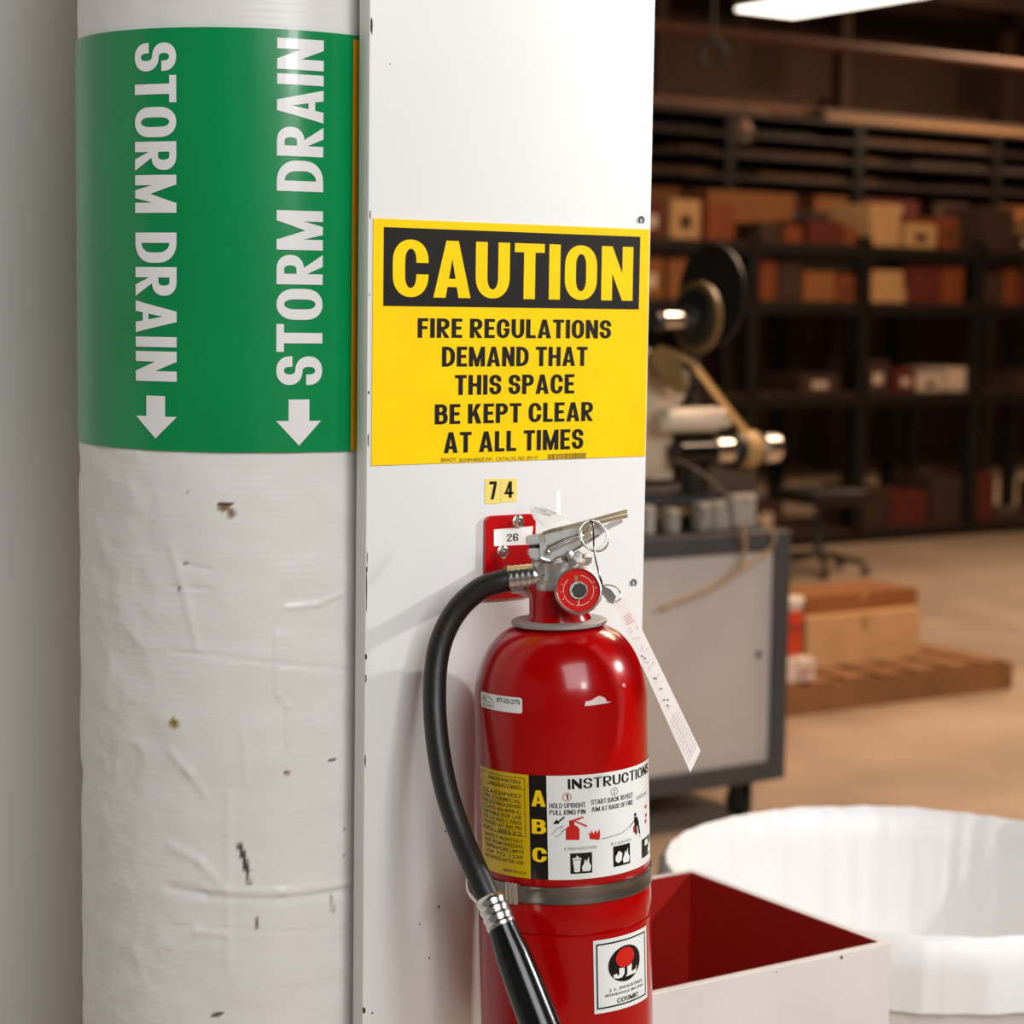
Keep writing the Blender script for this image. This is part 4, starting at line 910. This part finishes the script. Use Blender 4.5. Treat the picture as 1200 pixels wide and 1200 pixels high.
for si, z in enumerate(zs):
    zmax = (zs[si-1]-.12 if si else z+.55)
    for bi, (xa_, xb_) in enumerate(bays):
        x = xa_+.07; rr2 = random.Random(si*10+bi+3)
        k = 0
        while x < xb_-.16:
            w_ = rr2.uniform(.13, .34); w_ = min(w_, xb_-.06-x); h_ = min(zmax-z, rr2.uniform(.10, .34) if si != 2 else rr2.uniform(.1, .22))
            if si >= 2 and rr2.random() < .6: x += w_+.1; k += 1; continue
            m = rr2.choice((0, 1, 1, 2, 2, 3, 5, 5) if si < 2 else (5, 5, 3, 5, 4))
            side = ('left of the machine', 'straight behind the machine', 'right of the machine', 'in the right end bay')[bi] if False else ('leftmost', 'second', 'third', 'fourth')[bi]
            key = (si, bi, m); cnt[key] = cnt.get(key, 0)+1
            gla = f'{LB[m]} {SH[si]} of the black rack, {side} bay'
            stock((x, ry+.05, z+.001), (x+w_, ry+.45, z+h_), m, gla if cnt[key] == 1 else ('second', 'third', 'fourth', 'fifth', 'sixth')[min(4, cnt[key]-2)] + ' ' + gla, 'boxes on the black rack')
            if si == 1 and h_ < .2 and zmax-z-h_ > .12:
                h2 = min(zmax-z-h_-.01, rr2.uniform(.1, .18))
                stock((x+.01, ry+.06, z+h_+.002), (x+w_-.01, ry+.4, z+h_+h2), rr2.choice((0, 1, 4)), f'box stacked {("first","second","third","fourth","fifth","sixth","seventh")[min(6,k)]} from the left in the {side} bay, second shelf', 'boxes on the black rack')
            x += w_+rr2.uniform(.01, .06); k += 1
# far rack with long bar stock above and bulky goods below
fy = 11.2
xs2, zs2 = rack('tall_rack', 'far brown lit rack of long bars and bulky goods behind the black rack', fy, (520, 700, 850, 1000, 1160, 1330), 112, (134, 158, 182, 208, 246, 300), 1.0, 4)
BM = [mat('bar_brown', '6b4a34', .6), mat('bar_dark', '2b1e17', .6), mat('bar_tan', '94704c', .6), mat('bar_rust', '6e3418', .6), mat('bar_grey', '5b4f47', .5), mat('bar_black', '17110e', .6)]
for si, z in enumerate(zs2):
    if si < 4:
        rr2 = random.Random(si+90); x = xs2[0]+.1; nb_ = -1
        while x < xs2[-1]-1.2:
            L_ = rr2.uniform(.7, 2.6); zz = z+.002
            for q_ in range(rr2.choice((1, 1, 2))):
                h_ = rr2.uniform(.03, .055); sh_ = rr2.uniform(-.1, .1); mi_ = rr2.randrange(6); nb_ += 1
                t = tag(obj('long_bar', box((x+.12+sh_, fy+.1, zz), (min(x+L_+sh_, xs2[-1]-.1), fy+.1+rr2.uniform(.2, .5), zz+h_), .004), BM[mi_]), ('long %s bar, %s from the left, %s shelf of the far rack' % (('brown', 'dark', 'tan', 'rusty', 'grey', 'black')[mi_], ('first', 'second', 'third', 'fourth', 'fifth', 'sixth', 'seventh', 'eighth', 'ninth', 'tenth')[min(9, nb_)], ('topmost', 'second', 'third', 'fourth')[si])), 'bar', 'long bars on the far rack')
                zz += h_+.001
            x += L_+rr2.uniform(.35, .7)
        continue
    zmax = zs2[si-1]-.12
    for bi, (xa_, xb_) in enumerate(list(zip(xs2, xs2[1:]))[1:]):
        rr2 = random.Random(si*17+bi+40); x = xa_+.08; k = 0
        while x < xb_-.3:
            w_ = min(rr2.uniform(.2, .7), xb_-.06-x); m = rr2.choice((1, 1, 5, 3, 0, 5)); h_ = min(zmax-z, rr2.uniform(.12, .5))
            if h_ > .04: stock((x, fy+.05, z+.001), (x+w_, fy+.7, z+h_), m, f'{LB[m]}, {("first","second","third","fourth","fifth","sixth","seventh","eighth")[min(7,k)]} from the left, far rack, {("upper","lower")[si-4]} shelf, {("leftmost","second","third","fourth")[bi]} bay', 'bulky goods on the far rack')
            x += w_+rr2.uniform(.03, .3); k += 1
# plank and long carton lying on top of the black rack
ztop = hy(882, 258, ry).z
a = hy(862, 232, ry+.2); b = hy(962, 232, ry+.2)
tag(obj('long_carton', box((a.x, ry+.47, zs[0]+.004), (b.x, ry+.80, zs[0]+.34), .004), CARD[1]), 'long orange brown carton at the back of the top shelf of the black rack', 'box')

# stool base and planks on the floor at the back
sc_ = hz(955, 672, 0)
sc_ = hy(958, 668, 7.2); sc_.z = 0
ch = thing('swivel_chair', 'black swivel chair base standing in the aisle before the rack', 'chair', (sc_.x, sc_.y, 0))
for k in range(5):
    t = R_(20+72*k); e = Vector((math.cos(t), math.sin(t), 0)); l = obj('leg', tube([sc_+Vector((0, 0, .12)), sc_+e*.28+Vector((0, 0, .075))], .018, 8, 1), PLA, ch)
    obj('caster', lathe([(.022, 0), (.026, .004), (.026, .03), (.022, .034)], sc_+e*.28+Vector((-.017, 0, .027)), (1, 0, 0), 16), PLA, l)
obj('gas_column', tube([sc_+Vector((0, 0, .10)), sc_+Vector((0, 0, .42))], .025, 12, 1), DARKM, ch)
obj('seat', box((sc_.x-.22, sc_.y-.22, .42), (sc_.x+.22, sc_.y+.22, .50), .03), DARKW, ch, smooth=True)
p = hz(975, 650, 0)

# ================================================================== CEILING STRUCTURE, LAMP, HOOP
zf = 3.5
c1, c2, c3 = hz(865, 12, zf), hz(930, 21, zf), hz(1000, 10, zf)
lx0, lx1 = c1.x, c2.x; ly1 = c2.y; ly0 = ly1-1.3
lamp = thing('ceiling_lamp', 'bright white fluorescent ceiling lamp at the top right', 'lamp', ((lx0+lx1)/2, (ly0+ly1)/2, zf))
obj('diffuser', box((lx0+.01, ly0+.01, zf), (lx1-.01, ly1-.01, zf+.02)), LAMPW, lamp); obj('housing', box((lx0, ly0, zf+.021), (lx1, ly1, zf+.11), .004), mat('lamp_housing', '6b5a4a', .6), lamp)
for x, y in ((lx0+.1, ly0+.15), (lx1-.1, ly1-.15)): obj('hanger_rod', tube([(x, y, zf+.11), (x, y, 5.2)], .008, 6, 1), DARKM, lamp)
for k, (y, z, h_) in enumerate(((7.0, 3.95, .16), (9.3, 4.1, .2), (12.2, 4.4, .22), (13.2, 3.4, .16), (13.5, 2.9, .12))):
    struct('trim_%d' % (k+1), box((-6, y, z), (30, y+.14, z+h_), .005), BEAM)
for k in range(9):
    x = 3.5+k*2.2
    tag(obj('roof_truss_post', box((x, 12.9, 0), (x+.12, 13.02, 5.2)), BEAM), 'slim brown vertical post against the far wall' + ('' if k == 0 else f', {("","second","third","fourth","fifth","sixth","seventh","eighth","ninth")[k]} from the left'), 'post', 'posts along the far wall')
for k, (u, v, y, r) in enumerate(((0, 45, 10.2, .045), (0, 128, 12.5, .05), (0, 152, 12.3, .03), (0, 196, 12.6, .06))):
    z = hy(900, v, y).z; tag(obj('overhead_conduit', tube([(-5, y, z), (30, y, z)], r, 10, 1), mat('conduit_brown', '6b4630', .6), smooth=True), ('thin conduit highest under the dark roof', 'brown conduit crossing the back of the hall', 'thin brown conduit just under the upper one', 'thick brown pipe above the far goods')[k], 'conduit')
hc = hy(835, 63, 9.0)
hoop = thing('cable_hoop', 'dark round coil of cable hanging high in front of the far wall', 'coil', tuple(hc))
obj('coil', torus(hc, (-.4, -1, 0), .085, .017), DARKW, hoop, smooth=True); obj('coil_core', torus(hc+Vector((.01, .02, 0)), (-.4, -1, .1), .085, .012), PLA, hoop, smooth=True)
obj('hanging_cord', tube([hc+Vector((0, 0, .08)), Vector((hc.x, hc.y, 5.2))], .012, 8, 1), DARKW, hoop)
pc = hy(870, 150, 11)
pd = thing('pendant_lamp', 'small pale pinkish hanging lamp in the middle of the dark hall', 'lamp', tuple(pc))
obj('shade', lathe([(.03, .07), (.05, .05), (.09, -.02), (.085, -.03)], pc, (0, 0, 1), 24), mat('pink_shade', 'c49a88', .5), pd, smooth=True)
obj('lower_ring', lathe([(.05, -.08), (.07, -.085), (.07, -.10), (.05, -.105)], pc, (0, 0, 1), 24), CARD[4], pd, smooth=True)
obj('cord', tube([pc+Vector((0, 0, .07)), Vector((pc.x, pc.y, 5.2))], .008, 6, 1), DARKM, pd)
